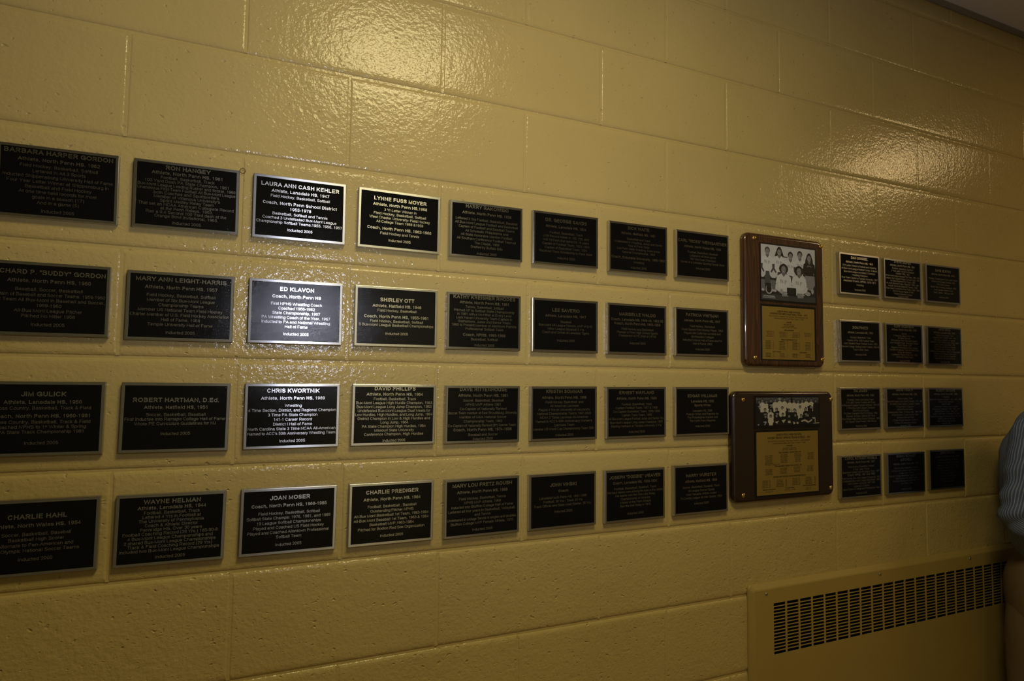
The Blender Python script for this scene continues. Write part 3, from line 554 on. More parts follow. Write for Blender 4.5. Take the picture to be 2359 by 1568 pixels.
def plaque_label(k):
    c, r = k
    if k[0] in 'abc':
        row = ROWN[k[1]]
        w = {'a': 'nearest the wooden plaques', 'b': 'middle of three', 'c': 'rightmost of three'}[k[0]]
        return 'small dark plaque right of the wooden plaques, %s, %s' % (row, w)
    row = ROWN[k[0]]; n = int(k[1])
    if n == 1: return 'black plaque in the %s, leftmost, at the photo\'s left edge' % row
    if n == 8: return 'black plaque in the %s, eighth from left, beside a wooden plaque' % row
    return 'black plaque in the %s, %s from left%s' % (row, ORD[n-1], SPECIAL.get(k, ''))
STEP = {'N': 1.45, 'B': 1.2, 'R': 1.0, '-': 0.62}
SIZE = {'N': 0.0112, 'B': 0.00872, 'R': 0.0077}
for k, (x, z, tilt) in POS.items():
    r = empty('award_plaque', (x, -0.0004, Z0 + z), (0, -tilt, 0))
    tag(r, plaque_label(k), 'plaque', 'black award plaques in four rows')
    for nm, me in (('frame', me_b), ('black_field', me_f)):
        o = bpy.data.objects.new(nm, me); C.objects.link(o); o.parent = r
    y0, y1, src = TXT[k]
    lines = [(s[0], s[2:]) for s in src.split('|')]
    pos = 0.0; ps = []
    for i, (st, tx) in enumerate(lines):
        if i:
            prev = lines[i-1][0]
            pos += STEP[st] if st == '-' else (STEP[prev] if prev != '-' else 1.0)
        ps.append(pos)
    tot = ps[-1]
    pitch = (y1 - y0) * PH / tot
    mb = MB()
    for (st, tx), q in zip(lines, ps):
        if st == '-': continue
        zc = PH/2 - (y0 + (y1 - y0) * q / tot) * PH
        sz = SIZE[st]
        if st == 'R': sz = min(sz, pitch * 1.10)
        put_text(mb, tx, 0.0, zc, sz, st != 'R', -PT + 0.0003, maxw=0.1645)
    mb.build('lettering', M['letters'], r, uv=True)

# ------------------------------------------------------------------ wooden plaques
def rrect(hw, hh, r, n=6):
    pts = []
    for cx, cz, a0 in ((hw-r, -hh+r, -90), (hw-r, hh-r, 0), (-hw+r, hh-r, 90), (-hw+r, -hh+r, 180)):
        for i in range(n+1):
            a = R(a0 + 90*i/n); pts.append((cx + r*math.cos(a), cz + r*math.sin(a)))
    return pts
def wood_plaque(cx, cz, w, h, mt, label):
    r = empty('wooden_plaque', (cx, -0.0004, cz)); tag(r, label, 'plaque')
    m = MB(); T = 0.020; e = 0.010
    rings = [[(p[0], 0.0, p[1]) for p in rrect(w/2-0.002, h/2-0.002, 0.020)], [(p[0], -0.003, p[1]) for p in rrect(w/2, h/2, 0.022)]]
    for i in range(0, 7):
        a = R(90*i/6); ins = e*(1-math.cos(a)); y = -(T-e) - e*math.sin(a)
        rings.append([(p[0], y, p[1]) for p in rrect(w/2-ins, h/2-ins, 0.022-ins*0.55)])
    m.rings(rings); o = m.build('board', mt, r, smooth=True); fix_normals(o)
    for p in o.data.polygons:
        if len(p.vertices) > 4: p.use_smooth = False
    return r
def plate(r, name, mt, x0, x1, z0, z1, y, t=0.001):
    m = MB(); m.box(x0, x1, y, y+t, z0, z1); o = m.build(name, mt, r); return o
def brass_screw(r, x, z, y):
    m = MB(); rs = []
    for rad, yy in ((0.0062, 0.0), (0.0062, -0.0010), (0.0052, -0.0022), (0.0030, -0.0030), (0.0012, -0.0032)):
        rs.append([(x+rad*math.cos(R(a)), y+yy, z+rad*math.sin(R(a))) for a in range(0, 360, 24)])
    m.rings(rs, cap0=False); o = m.build('brass_tack', M['brass'], r, smooth=True); fix_normals(o)

class Photo:
    """flat print built of toned shapes; u right 0..1, v down 0..1"""
    def __init__(s, x0, x1, z0, z1, y): s.b = (x0, x1, z0, z1, y); s.v = []; s.f = []; s.c = []; s.n = 0
    def pt(s, u, v):
        x0, x1, z0, z1, y = s.b; u = min(max(u, 0), 1); v = min(max(v, 0), 1)
        return (x0+(x1-x0)*u, y - 0.0000045*s.n, z1+(z0-z1)*v)
    def poly(s, pts, c):
        i = len(s.v); s.v += [s.pt(*p) for p in pts]; s.f.append(tuple(range(i, i+len(pts)))); s.c.append(c); s.n += 1
    def rect(s, u0, u1, v0, v1, c): s.poly([(u0,v0),(u0,v1),(u1,v1),(u1,v0)], c)
    def ell(s, u, v, ru, rv, c, n=12): s.poly([(u+ru*math.cos(R(a)), v-rv*math.sin(R(a))) for a in range(0, 360, 360//n)], c)
    def build(s, r):
        me = bpy.data.meshes.new('photo_print'); me.from_pydata(s.v, [], s.f)
        at = me.color_attributes.new('tone', 'FLOAT_COLOR', 'CORNER'); li = 0
        for p, c in zip(me.polygons, s.c):
            for _ in p.vertices: at.data[li].color = (*c, 1); li += 1
        me.materials.append(M['print']); o = bpy.data.objects.new('photo_print', me); C.objects.link(o); o.parent = r
        return o
def g(t, blue=1.12): return (t*0.97, t, t*blue)

# --- upright plaque: softball team
cx1, cz1 = 1.6205, Z0 - 0.2100
w1 = wood_plaque(cx1, cz1, 0.305, 0.375, M['wood'], 'upright walnut plaque with team photo above a gold plate')
FY = -0.0200
plate(w1, 'photo_backing', M['blackplate'], 1.5226-cx1, 1.7395-cx1, Z0-0.2140-cz1, Z0-0.0480-cz1, FY-0.001)
plate(w1, 'text_backing', M['blackplate'], 1.5226-cx1, 1.7355-cx1, Z0-0.3785-cz1, Z0-0.2212-cz1, FY-0.001)
plate(w1, 'gold_plate', M['gold'], 1.5280-cx1, 1.7285-cx1, Z0-0.3755-cz1, Z0-0.2275-cz1, FY-0.0018)
for x, z in ((1.5030, -0.0390), (1.7610, -0.0390), (1.5030, -0.3725), (1.7600, -0.3725)): brass_screw(w1, x-cx1, Z0+z-cz1, FY)
ph = Photo(1.5262-cx1, 1.7352-cx1, Z0-0.2085-cz1, Z0-0.0525-cz1, FY-0.00112)
ph.rect(0, 1, 0, 1, g(0.56)); ph.rect(0, 1, 0.48, 0.75, g(0.07)); ph.rect(0, 1, 0.70, 1, g(0.022)); ph.rect(0, 1, 0.90, 1, g(0.05))
def player(u, v, s, hair, shirt=0.64, hairlong=0, skin=0.24, legs=True, sit=True):
    hu, hv = 0.042*s, 0.058*s
    if legs:
        if sit:
            for d in (-1, 1):
                ph.poly([(u+d*0.02, v+0.30*s), (u+d*0.11*s, v+0.32*s), (u+d*0.125*s, v+0.45*s), (u+d*0.10*s, v+0.52*s), (u+d*0.04*s, v+0.44*s)], g(0.56))
                ph.rect(u+d*0.085*s-0.035*s, u+d*0.085*s+0.035*s, v+0.50*s, v+0.70*s, g(0.14))
                ph.rect(u+d*0.085*s-0.04*s, u+d*0.085*s+0.04*s, v+0.49*s, v+0.53*s, g(0.015))
                ph.ell(u+d*0.085*s, v+0.72*s, 0.03, 0.025, g(0.4))
    if hairlong: ph.poly([(u-0.02, v-0.09*s), (u+0.02, v-0.09*s), (u+0.065*s, v+0.02), (u+0.085*s, v+hairlong), (u-0.085*s, v+hairlong), (u-0.065*s, v+0.02)], g(hair))
    ph.poly([(u-0.035*s, v+0.075*s), (u+0.035*s, v+0.075*s), (u+0.105*s, v+0.12*s), (u+0.125*s, v+0.24*s), (u+0.085*s, v+0.27*s), (u+0.075*s, v+0.37*s), (u-0.075*s, v+0.37*s), (u-0.085*s, v+0.27*s), (u-0.125*s, v+0.24*s), (u-0.105*s, v+0.12*s)], g(shirt))
    for d in (-1, 1): ph.poly([(u+d*0.085*s, v+0.235*s), (u+d*0.125*s, v+0.235*s), (u+d*0.115*s, v+0.33*s), (u+d*0.07*s, v+0.40*s), (u+d*0.055*s, v+0.37*s), (u+d*0.09*s, v+0.31*s)], g(0.06 if shirt > 0.3 else shirt))
    ph.poly([(u-0.025*s, v+0.03*s), (u+0.025*s, v+0.03*s), (u+0.03*s, v+0.085*s), (u, v+0.125*s), (u-0.03*s, v+0.085*s)], g(0.14))
    ph.ell(u, v-0.016*s, hu*1.16, hv*1.14, g(hair)); ph.ell(u, v+0.012*s, hu*0.90, hv*1.0, g(skin))
    for d in (-1, 1): ph.ell(u+d*0.015*s, v+0.002*s, 0.0075*s, 0.0045*s, g(0.10))
    ph.rect(u-0.004*s, u+0.004*s, v+0.005*s, v+0.028*s, g(skin*0.7)); ph.ell(u, v+0.040*s, 0.014*s, 0.005*s, g(0.38)); ph.poly([(u+0.012*s, v-0.02*s), (u+0.036*s, v-0.01*s), (u+0.03*s, v+0.05*s), (u+0.01*s, v+0.06*s)], g(skin*0.8))
    if shirt > 0.3:
        ph.poly([(u-0.055*s, v+0.165*s), (u-0.04*s, v+0.165*s), (u-0.02*s, v+0.21*s), (u-0.02*s, v+0.165*s), (u-0.01*s, v+0.165*s), (u-0.01*s, v+0.225*s), (u-0.025*s, v+0.225*s), (u-0.042*s, v+0.185*s), (u-0.042*s, v+0.225*s), (u-0.055*s, v+0.225*s)], g(0.36))
        ph.rect(u+0.012*s, u+0.024*s, v+0.175*s, v+0.24*s, g(0.36)); ph.ell(u+0.034*s, v+0.193*s, 0.016*s, 0.018*s, g(0.36)); ph.ell(u+0.034*s, v+0.193*s, 0.007*s, 0.008*s, g(0.6))
player(0.115, 0.120, 0.98, 0.06)
player(0.330, 0.110, 1.0, 0.012, hairlong=0.09)
ph.rect(0.40, 0.48, 0.185, 0.205, g(0.08))
player(0.535, 0.165, 0.98, 0.012)
player(0.710, 0.130, 0.98, 0.02)
player(0.885, 0.165, 1.0, 0.01, shirt=0.008, hairlong=0.17, legs=False)
ph.poly([(0.80, 0.50), (0.98, 0.50), (0.99, 0.66), (0.93, 0.78), (0.84, 0.76), (0.79, 0.62)], g(0.24))
ph.ell(0.885, 0.325, 0.045, 0.022, g(0.16)); ph.ell(0.885, 0.335, 0.03, 0.014, g(0.008))
for u, v, s in ((0.405, 0.415, 1.18), (0.690, 0.425, 1.16)):
    ph.ell(u, v, 0.085, 0.09, g(0.02))
    player(u, v, s, 0.008, legs=False, skin=0.24)
    ph.poly([(u-0.15, v+0.30), (u-0.09, v+0.22), (u-0.10, v+0.36), (u+0.10, v+0.36), (u+0.09, v+0.22), (u+0.16, v+0.31), (u+0.15, v+0.38), (u+0.04, v+0.45), (u-0.05, v+0.45), (u-0.16, v+0.38)], g(0.58))
    ph.poly([(u-0.05, v+0.42), (u+0.06, v+0.42), (u+0.08, v+0.50), (u-0.03, v+0.51)], g(0.25))
ph.ell(0.135, 0.815, 0.062, 0.085, g(0.38)); ph.ell(0.135, 0.80, 0.046, 0.078, g(0.012)); ph.rect(0.10, 0.17, 0.70, 0.76, g(0.012))
ph.poly([(0.045, 0.925), (0.225, 0.925), (0.245, 0.945), (0.03, 0.945)], g(0.36)); ph.rect(0.02, 0.25, 0.955, 0.972, g(0.28))
ph.rect(0.46, 0.63, 0.755, 0.90, g(0.008)); ph.ell(0.545, 0.82, 0.045, 0.045, g(0.035)); ph.ell(0.545, 0.82, 0.03, 0.03, g(0.012))
for u, v, a, b in ((0.44, 0.865, 0.03, 0.02), (0.76, 0.875, 0.032, 0.016), (0.855, 0.84, 0.05, 0.04), (0.94, 0.79, 0.025, 0.05), (0.36, 0.83, 0.03, 0.045)): ph.ell(u, v, a, b, g(0.36))
rr = random.Random(5)
for _ in range(70): ph.ell(rr.random(), rr.uniform(0.90, 0.995), 0.006, 0.005, g(rr.uniform(0.03, 0.13)), 6)
ph.build(w1)
tb = MB(); ty = FY - 0.0020
gx0, gx1, gzb, gzt = 1.5280-cx1, 1.7285-cx1, Z0-0.3755-cz1, Z0-0.2275-cz1
def gt(mb, s, u, v, size, bold, maxw=None): put_text(mb, s, gx0+(gx1-gx0)*u, gzt+(gzb-gzt)*v, size, bold, ty, maxw)
gt(tb, 'NORTH PENN HIGH SCHOOL', .50, .085, .0068, True, .090)
gt(tb, "UNDEFEATED GIRL'S SOFTBALL TEAM - 1976", .50, .130, .0072, True, .143)
gt(tb, 'Bux-Mont District 1 Champions, First North Penn State Championship Team', .50, .178, .0052, False, .150)
gt(tb, 'Inducted into the Athletic Hall of Fame - October 14, 2006', .50, .218, .0050, False, .114)
gt(tb, 'COACHES', .50, .285, .0052, True, .020)
for i, s in enumerate(('Joan Moser, Head Coach', 'Carol McGinn, Assistant', 'Student Manager: Karen Gehret')): gt(tb, s, .50, .325+.030*i, .0044, False, (.041, .041, .058)[i])
gt(tb, 'TEAM MEMBERS', .50, .438, .0055, True, .037)
cols = (('Barb Kerwin, Sr', 'Cindy Mills, Sr', 'Jo Meyers, Sr', 'Diane Slemmer, Jr'), ('Sandy Detwiler, Jr', 'Terri Hoffman, Jr', 'Lori Kramer, Jr', 'Amy Frick, So'), ('Kate Nyce, So', 'Sally Stover, So', 'Meg Alderfer, So', 'Beth Landis, So'), ('Pat Clemmer, Fr', 'Sue Moyer, Fr', 'Anne Ruth, Fr'))
for u, cl in zip((.145, .39, .635, .865), cols):
    for i, s in enumerate(cl): gt(tb, s, u, .478+.029*i, .0042, False, .031)
gt(tb, 'RESULTS AND OPPONENTS, 1976', .50, .622, .0055, True, .060)
for cu, rows in (((.105, .20, .365, .465), 6), ((.61, .69, .865, .955), 6)):
    for i in range(rows):
        v = .655 + .029*i
        gt(tb, 'North Penn', cu[0], v, .0044, True, .020); gt(tb, str((7, 9, 12, 15, 8, 6)[i]), cu[1], v, .0042, False)
        gt(tb, ('Souderton', 'Upper Perk', 'Quakertown', 'Pennridge', 'Wissahickon', 'Upper Moreland')[i], cu[2], v, .0042, False, .024); gt(tb, str((2, 1, 3, 0, 4, 1)[i]), cu[3], v, .0042, False)
gt(tb, 'District 1 Playoffs', .265, .855, .0052, True, .031); gt(tb, 'State Playoffs', .77, .855, .0052, True, .028)
for cu in ((.105, .20, .365, .465), (.61, .69, .865, .955)):
    for i in range(3):
        v = .890 + .029*i
        gt(tb, 'North Penn', cu[0], v, .0044, True, .020); gt(tb, str((5, 8, 4)[i]), cu[1], v, .0042, False)
        gt(tb, ('Norristown', 'Plymouth', 'Central Bucks East')[i], cu[2], v, .0042, False, .022); gt(tb, str((1, 3, 2)[i]), cu[3], v, .0042, False)
tb.build('printed_text', M['ink'], w1)

# --- broad plaque: track team
cx2, cz2 = 1.6120, Z0 - 0.6155
w2 = wood_plaque(cx2, cz2, 0.381, 0.302, M['wood2'], 'broad dark walnut plaque with wide team photo above a gold plate')
plate(w2, 'photo_backing', M['blackplate'], 1.4962-cx2, 1.7450-cx2, Z0-0.5685-cz2, Z0-0.4775-cz2, FY-0.001)
plate(w2, 'text_backing', M['blackplate'], 1.4970-cx2, 1.7400-cx2, Z0-0.7540-cz2, Z0-0.5715-cz2, FY-0.001)
plate(w2, 'gold_plate', M['gold'], 1.5025-cx2, 1.7350-cx2, Z0-0.7487-cz2, Z0-0.5770-cz2, FY-0.0018)
for x, z in ((1.4580, -0.4880), (1.7920, -0.4880), (1.4560, -0.7445), (1.7860, -0.7435)): brass_screw(w2, x-cx2, Z0+z-cz2, FY)
ph = Photo(1.5028-cx2, 1.7406-cx2, Z0-0.5588-cz2, Z0-0.4826-cz2, FY-0.00112)
W_ = (0.52, 0.50, 0.42)
ph.rect(0, 1, 0, 1, g(0.012)); ph.rect(0, 1, 0, 0.09, g(0.09)); ph.rect(0, 1, 0.09, 0.2, g(0.045, 1.3)); ph.rect(0.545, 0.57, 0, 0.5, g(0.004))
def head(u, v, tone=0.2, hair=0.008):
    ph.ell(u, v-0.012, 0.021, 0.062, g(hair), 10); ph.ell(u, v+0.006, 0.0155, 0.05, (tone*0.98, tone*0.95, tone), 10)
    for d in (-1, 1): ph.ell(u+d*0.006, v-0.002, 0.003, 0.007, g(0.05), 6)
def torso(u, v, hw, hh, col, arms=True):
    ph.poly([(u-hw*0.35, v), (u+hw*0.35, v), (u+hw, v+hh*0.16), (u+hw*1.05, v+hh*0.6), (u+hw*0.72, v+hh*0.65), (u+hw*0.7, v+hh), (u-hw*0.7, v+hh), (u-hw*0.72, v+hh*0.65), (u-hw*1.05, v+hh*0.6), (u-hw, v+hh*0.16)], col)
def seven(u, v, s): ph.poly([(u-0.022*s, v), (u+0.022*s, v-0.01), (u+0.024*s, v+0.03), (u, v+0.12*s), (u-0.012*s, v+0.11*s), (u+0.006*s, v+0.035), (u-0.02*s, v+0.04)], g(0.30))
for u, v, dark in ((0.05, .16, 1), (0.095, .10, 0), (0.16, .15, 0), (0.228, .11, 1), (0.295, .09, 0), (0.365, .06, 0), (0.44, .07, 0), (0.525, .11, 0), (0.592, .115, 0), (0.66, .14, 0), (0.728, .12, 0), (0.795, .08, 0), (0.875, .09, 0), (0.95, .13, 1)):
    torso(u, v+0.065, 0.042, 0.36, g(0.01) if dark else W_)
    head(u, v, 0.18 if v > 0.06 else 0.3, 0.3 if abs(u-.365) < .001 else 0.008)
for u, v in ((0.05, .30), (0.228, .25)): seven(u, v, 1.0)
ph.poly([(0.81, .33), (0.86, .28), (0.90, .34), (0.89, .55), (0.82, .55)], g(0.012)); ph.ell(0.872, .36, 0.018, 0.05, g(0.22))
for u, v, dark in ((0.135, .44, 1), (0.222, .46, 0), (0.315, .43, 1), (0.405, .38, 0), (0.51, .47, 1), (0.60, .47, 1), (0.69, .36, 0), (0.785, .43, 1)):
    torso(u, v+0.06, 0.048, 0.38, g(0.012) if dark else W_)
    head(u, v, 0.22)
for u, v in ((0.135, .58), (0.32, .57), (0.785, .60)): seven(u, v, 0.9)
for u, v, dark in ((0.14, .68, 1), (0.222, .68, 0), (0.31, .66, 1), (0.41, .62, 1), (0.51, .68, 1), (0.61, .65, 1), (0.705, .68, 1), (0.815, .66, 1)):
    torso(u, v+0.06, 0.042, 0.26, g(0.010) if dark else W_)
    head(u, v, 0.22)
for pts in ([(0.285, .88), (0.345, .84), (0.32, .95)], [(0.39, .83), (0.46, .79), (0.42, .93)], [(0.49, .85), (0.53, .85), (0.535, .93), (0.49, .93)], [(0.57, .88), (0.60, .90), (0.61, .97), (0.58, .98)], [(0.655, .90), (0.625, .91), (0.635, .98), (0.66, .97)], [(0.70, .86), (0.77, .80), (0.78, .85), (0.71, .91)], [(0.76, .80), (0.84, .90), (0.82, .95), (0.75, .86)], [(0.83, .88), (0.88, .80), (0.885, .85), (0.84, .93)], [(0.88, .74), (0.935, .74), (0.935, .78), (0.90, .80)], [(0.90, .955), (1.0, .935), (1.0, .965), (0.90, .975)], [(0.925, .76), (0.94, .76), (0.94, .94), (0.93, .94)], [(0.02, .96), (0.04, .95), (0.04, .99), (0.02, .99)]): ph.poly(pts, (0.42, 0.40, 0.33))
seven(0.13, .86, 1.1)
ph.build(w2)
tb = MB(); gx0, gx1, gzb, gzt = 1.5025-cx2, 1.7350-cx2, Z0-0.7487-cz2, Z0-0.5770-cz2
gt(tb, 'NORTH PENN HIGH SCHOOL', .52, .050, .0082, True, .098)
gt(tb, 'WINTER TRACK / SPRING TRACK & FIELD - 1981', .52, .100, .0082, True, .164)
gt(tb, 'Bux-Mont District Champions, State Relay Champions, State Champions', .52, .150, .0056, False, .160)
gt(tb, 'Inducted into the Athletic Hall of Fame - October 14, 2006', .52, .187, .0056, False, .124)
gt(tb, 'COACHES', .52, .232, .0056, True, .023)
gt(tb, 'James Gulick, Head Coach', .52, .268, .0050, False, .050); gt(tb, 'Harry Beers, Assistant Coach', .52, .294, .0050, False, .056)
gt(tb, 'TEAM MEMBERS - WINTER TRACK 1981', .53, .338, .0060, True, .086)
c4 = (('Kevin Anders', 'Chris Apple', 'Scott Cassel', 'Craig Dorn', 'Robert Felix', 'Steve Hartman'), ('Jim James', 'Mike Kennedy', 'Phil Keller', 'Bruce Lynn', 'Craig Miller', 'Frank Moyer'), ('David Nyce', 'Jeff Oberholtzer', 'Brian Price', 'Mark Rice', 'Alan Root', 'John Ruth'), ('Ron Smith', 'Tom Stone', 'Jay Ward', 'Dan Weber', 'Paul Young'))
for u, v0, cl in zip((.19, .43, .655, .87), (.378, .372, .368, .365), c4):
    for i, s in enumerate(cl): gt(tb, s, u, v0+.0245*i, .0050, False, .030)
gt(tb, 'Team Manager and Statisticians: 1981', .245, .522, .0046, False, .056)
gt(tb, 'TEAM MEMBERS, SPRING TRACK & FIELD, 1981', .50, .552, .0060, True, .104)
for u, v0, cl in zip((.185, .42, .64, .86), (.600, .590, .585, .582), c4):
    for i, s in enumerate(cl[1:5]): gt(tb, s, u, v0+.0255*i, .0050, False, .027)
gt(tb, 'RECORDS MADE, INDIVIDUAL PIAA AND CHAMPIONSHIP RELAYS', .52, .722, .0060, True, .122)
for cu, v0 in (((.125, .20, .36, .46), .775), ((.605, .675, .83, .94), .765)):
    for i in range(5):
        v = v0 + .0255*i
        gt(tb, 'North Penn', cu[0], v, .0050, False, .022); gt(tb, str((84, 91, 77, 102, 66)[i]), cu[1], v, .0050, False)
        gt(tb, ('Norristown', 'Pennridge', 'Quakertown', 'Upper Moreland', 'Central Bucks')[i], cu[2], v, .0050, False, .027); gt(tb, str((52, 45, 59, 34, 70)[i]), cu[3], v, .0050, False)
gt(tb, 'Shot Put Champions', .19, .915, .0058, True, .046); gt(tb, 'Tim James, 1st', .19, .950, .0050, False, .028)
gt(tb, 'Two Mile Relay', .52, .910, .0058, True, .036); gt(tb, 'North Penn, 1st Place', .52, .942, .0050, False, .042)
gt(tb, 'State Championship Relay', .84, .895, .0058, True, .050); gt(tb, 'Winter 1st', .82, .930, .0050, False, .020); gt(tb, 'Spring 1st', .82, .956, .0050, False, .020)
tb.build('printed_text', M['ink'], w2)

# ------------------------------------------------------------------ wall heater
HX0, HX1, HT, HB = 1.4845, 3.33, Z0 - 0.990, 0.10
hr = empty('wall_heater', (HX0, -0.0004, HB)); tag(hr, 'cream metal wall heater panel with slotted grille below the plaques', 'heater')
FD = 0.013
GA, GB, GT, GBt = 1.5672, 3.25, Z0 - 1.0455, Z0 - 1.1825       # grille opening
pm = MB()
def hring(ins, y, r): return [((HX0+HX1)/2 - HX0 + p[0], y, (HT+HB)/2 - HB + p[1]) for p in rrect((HX1-HX0)/2-ins, (HT-HB)/2-ins, r, 4)]
# rolled rim
pm.rings([hring(0, 0.0, .012), hring(0.0002, -0.002, .012), hring(0.0020, -0.0050, .0115), hring(0.0125, -0.0118, .009), hring(0.0160, -FD, .008)], cap0=False, cap1=False)
# flat face round the grille opening
xa, xb, za, zb = 0.016, HX1-HX0-0.016, 0.016, HT-HB-0.016
ga, gb, gt_, gbt = GA-HX0, GB-HX0, GT-HB, GBt-HB
y = -FD
for (x0, x1, z0, z1) in ((xa, ga, za, zb), (gb, xb, za, zb), (ga, gb, gt_, zb), (ga, gb, za, gbt)):
    pm.quad((x0, y, z0), (x1, y, z0), (x1, y, z1), (x0, y, z1))
for (a, b) in (((ga, gt_), (gb, gt_)), ((gb, gt_), (gb, gbt)), ((gb, gbt), (ga, gbt)), ((ga, gbt), (ga, gt_))):
    pm.quad((a[0], y, a[1]), (b[0], y, b[1]), (b[0], y+0.0015, b[1]), (a[0], y+0.0015, a[1]))
pn = pm.build('front_panel', M['heater'], hr)
pitch = 0.04945; nc = int((GB-GA)/pitch)
bar = MB(); bar.box(-0.0032, 0.0032, -FD, -FD+0.0015, 0, gt_-gbt)
b0 = bar.build('grille_bar', M['heater'], hr); b0.location = (ga+pitch-0.0032, 0, gbt)
for i in range(1, nc):
    o = b0.copy(); C.objects.link(o); o.parent = hr; o.location = (ga+pitch*(i+1)-0.0032, 0, gbt)
rows = 15; rp = (gt_-gbt)/rows
sl = MB(); sl.box(0, gb-ga, -FD+0.0001, -FD+0.0014, -0.0013, 0.0013)
s0 = sl.build('grille_slat', M['heater'], hr); s0.location = (ga, 0, gbt+rp)
for i in range(2, rows):
    o = s0.copy(); C.objects.link(o); o.parent = hr; o.location = (ga, 0, gbt+rp*i)
cv = MB(); cv.box(RECX0-HX0+0.003, RECX1-HX0-0.003, 0.05, 0.10, 0.02, RECZ-HB-0.003)
cv.build('heating_element', M['cavity'], hr)
for x, z in ((1.5405, -1.0165), (1.9960, -1.0155), (2.4330, -1.0145), (2.9, -1.0145)):
    m = MB(); rs = []
    for rad, yy in ((0.0042, 0.0), (0.0042, -0.0012), (0.0030, -0.0024), (0.0010, -0.0027)):
        rs.append([(x-HX0+rad*math.cos(R(a)), -FD+yy, Z0+z-HB+rad*math.sin(R(a))) for a in range(0, 360, 30)])
    m.rings(rs, cap0=False); o = m.build('screw', M['steel'], hr, smooth=True); fix_normals(o)

# ------------------------------------------------------------------ small wire ring by the second plaque
m = MB(); rs = []
for i in range(25):
    a = R(75 + i*380/24); rad = 0.0053 - 0.0009*i/24
    c = Vector((rad*math.cos(a), -0.0012 - 0.0012*i/24, rad*math.sin(a)*1.05)); t = Vector((math.cos(a), 0, math.sin(a)))
    rs.append([tuple(c + t*0.0006*math.cos(R(b)) + Vector((0, 1, 0))*0.0006*math.sin(R(b))) for b in range(0, 360, 60)])
m.rings(rs); o = m.build('wire_ring', simple('rusty_wire', (0.16, 0.09, 0.03), 0.5, 0.5), None, smooth=True)
o.location = (0.1990, 0.0, Z0 - 0.0330); fix_normals(o)
tag(o, 'tiny rusty wire ring on the wall above the second plaque corner', 'wire ring')

# ------------------------------------------------------------------ person leaning on the wall at the right edge
def ellipse_ring(c, ax, ay, rx, ry, n=24, p=2.0):
    out = []
    for i in range(n):
        a = 2*math.pi*i/n; ca, sa = math.cos(a), math.sin(a)
        ca = math.copysign(abs(ca)**(2/p), ca); sa = math.copysign(abs(sa)**(2/p), sa)
        out.append(tuple(Vector(c) + Vector(ax)*rx*ca + Vector(ay)*ry*sa))
    return out
def catmull(pts, n):
    out = []
    for i in range(len(pts)-1):
        p0, p1, p2, p3 = pts[max(i-1, 0)], pts[i], pts[i+1], pts[min(i+2, len(pts)-1)]
        for k in range(n):
            t = k/n
            out.append([0.5*((2*b) + (-a+c)*t + (2*a-5*b+4*c-d)*t*t + (-a+3*b-3*c+d)*t**3) for a, b, c, d in zip(p0, p1, p2, p3)])
    out.append(list(pts[-1])); return out
def loft(mb, pts, n=4, seg=24, cap=True, p=2.0, uvs=None):
    """pts: (x,y,z, rx, ry) ; cross axes follow the path; rx lies in the body's left-right direction where it can"""
    sm = catmull([tuple(map(float, q)) for q in pts], n)
    rings = []
    for i, q in enumerate(sm):
        a = Vector(sm[max(i-1, 0)][:3]); b = Vector(sm[min(i+1, len(sm)-1)][:3]); t = (b-a).normalized()
        ux = Vector((1, 0, 0)) - t*t.x
        if ux.length < 0.35: ux = Vector((0, 0, 1)) - t*t.z
        ux.normalize(); uy = t.cross(ux).normalized()
        rings.append(ellipse_ring(q[:3], ux, uy, q[3], q[4], seg, p))
    mb.rings(rings, cap0=cap, cap1=cap)
    return rings
def cloth_mat(name, base, stripe, pitch):
    m, nt, b = mat(name)
    uv = N(nt, 'ShaderNodeUVMap', uv_map='UVMap'); sp = N(nt, 'ShaderNodeSeparateXYZ'); L(nt, uv.outputs[0], sp.inputs[0])
    fr = math_n(nt, 'FRACT', math_n(nt, 'DIVIDE', sp.outputs[0], pitch))
    c = ramp(nt, fr, [(0.0, base), (0.52, base), (0.62, stripe), (0.86, stripe), (0.97, base)])
    L(nt, c, b.inputs['Base Color']); b.inputs['Roughness'].default_value = 0.85; b.inputs['Specular IOR Level'].default_value = 0.2
    return m
M['shirt'] = cloth_mat('blue_striped_cotton', (0.105, 0.145, 0.33), (0.31, 0.37, 0.58), 0.0072)
M['khaki'] = simple('khaki_twill', (0.20, 0.145, 0.085), 0.9, spec=0.2)
M['skin'] = simple('skin', (0.55, 0.33, 0.23), 0.5)
M['hair'] = simple('brown_hair', (0.06, 0.035, 0.02), 0.6)
M['leather'] = simple('brown_leather', (0.05, 0.025, 0.012), 0.4)
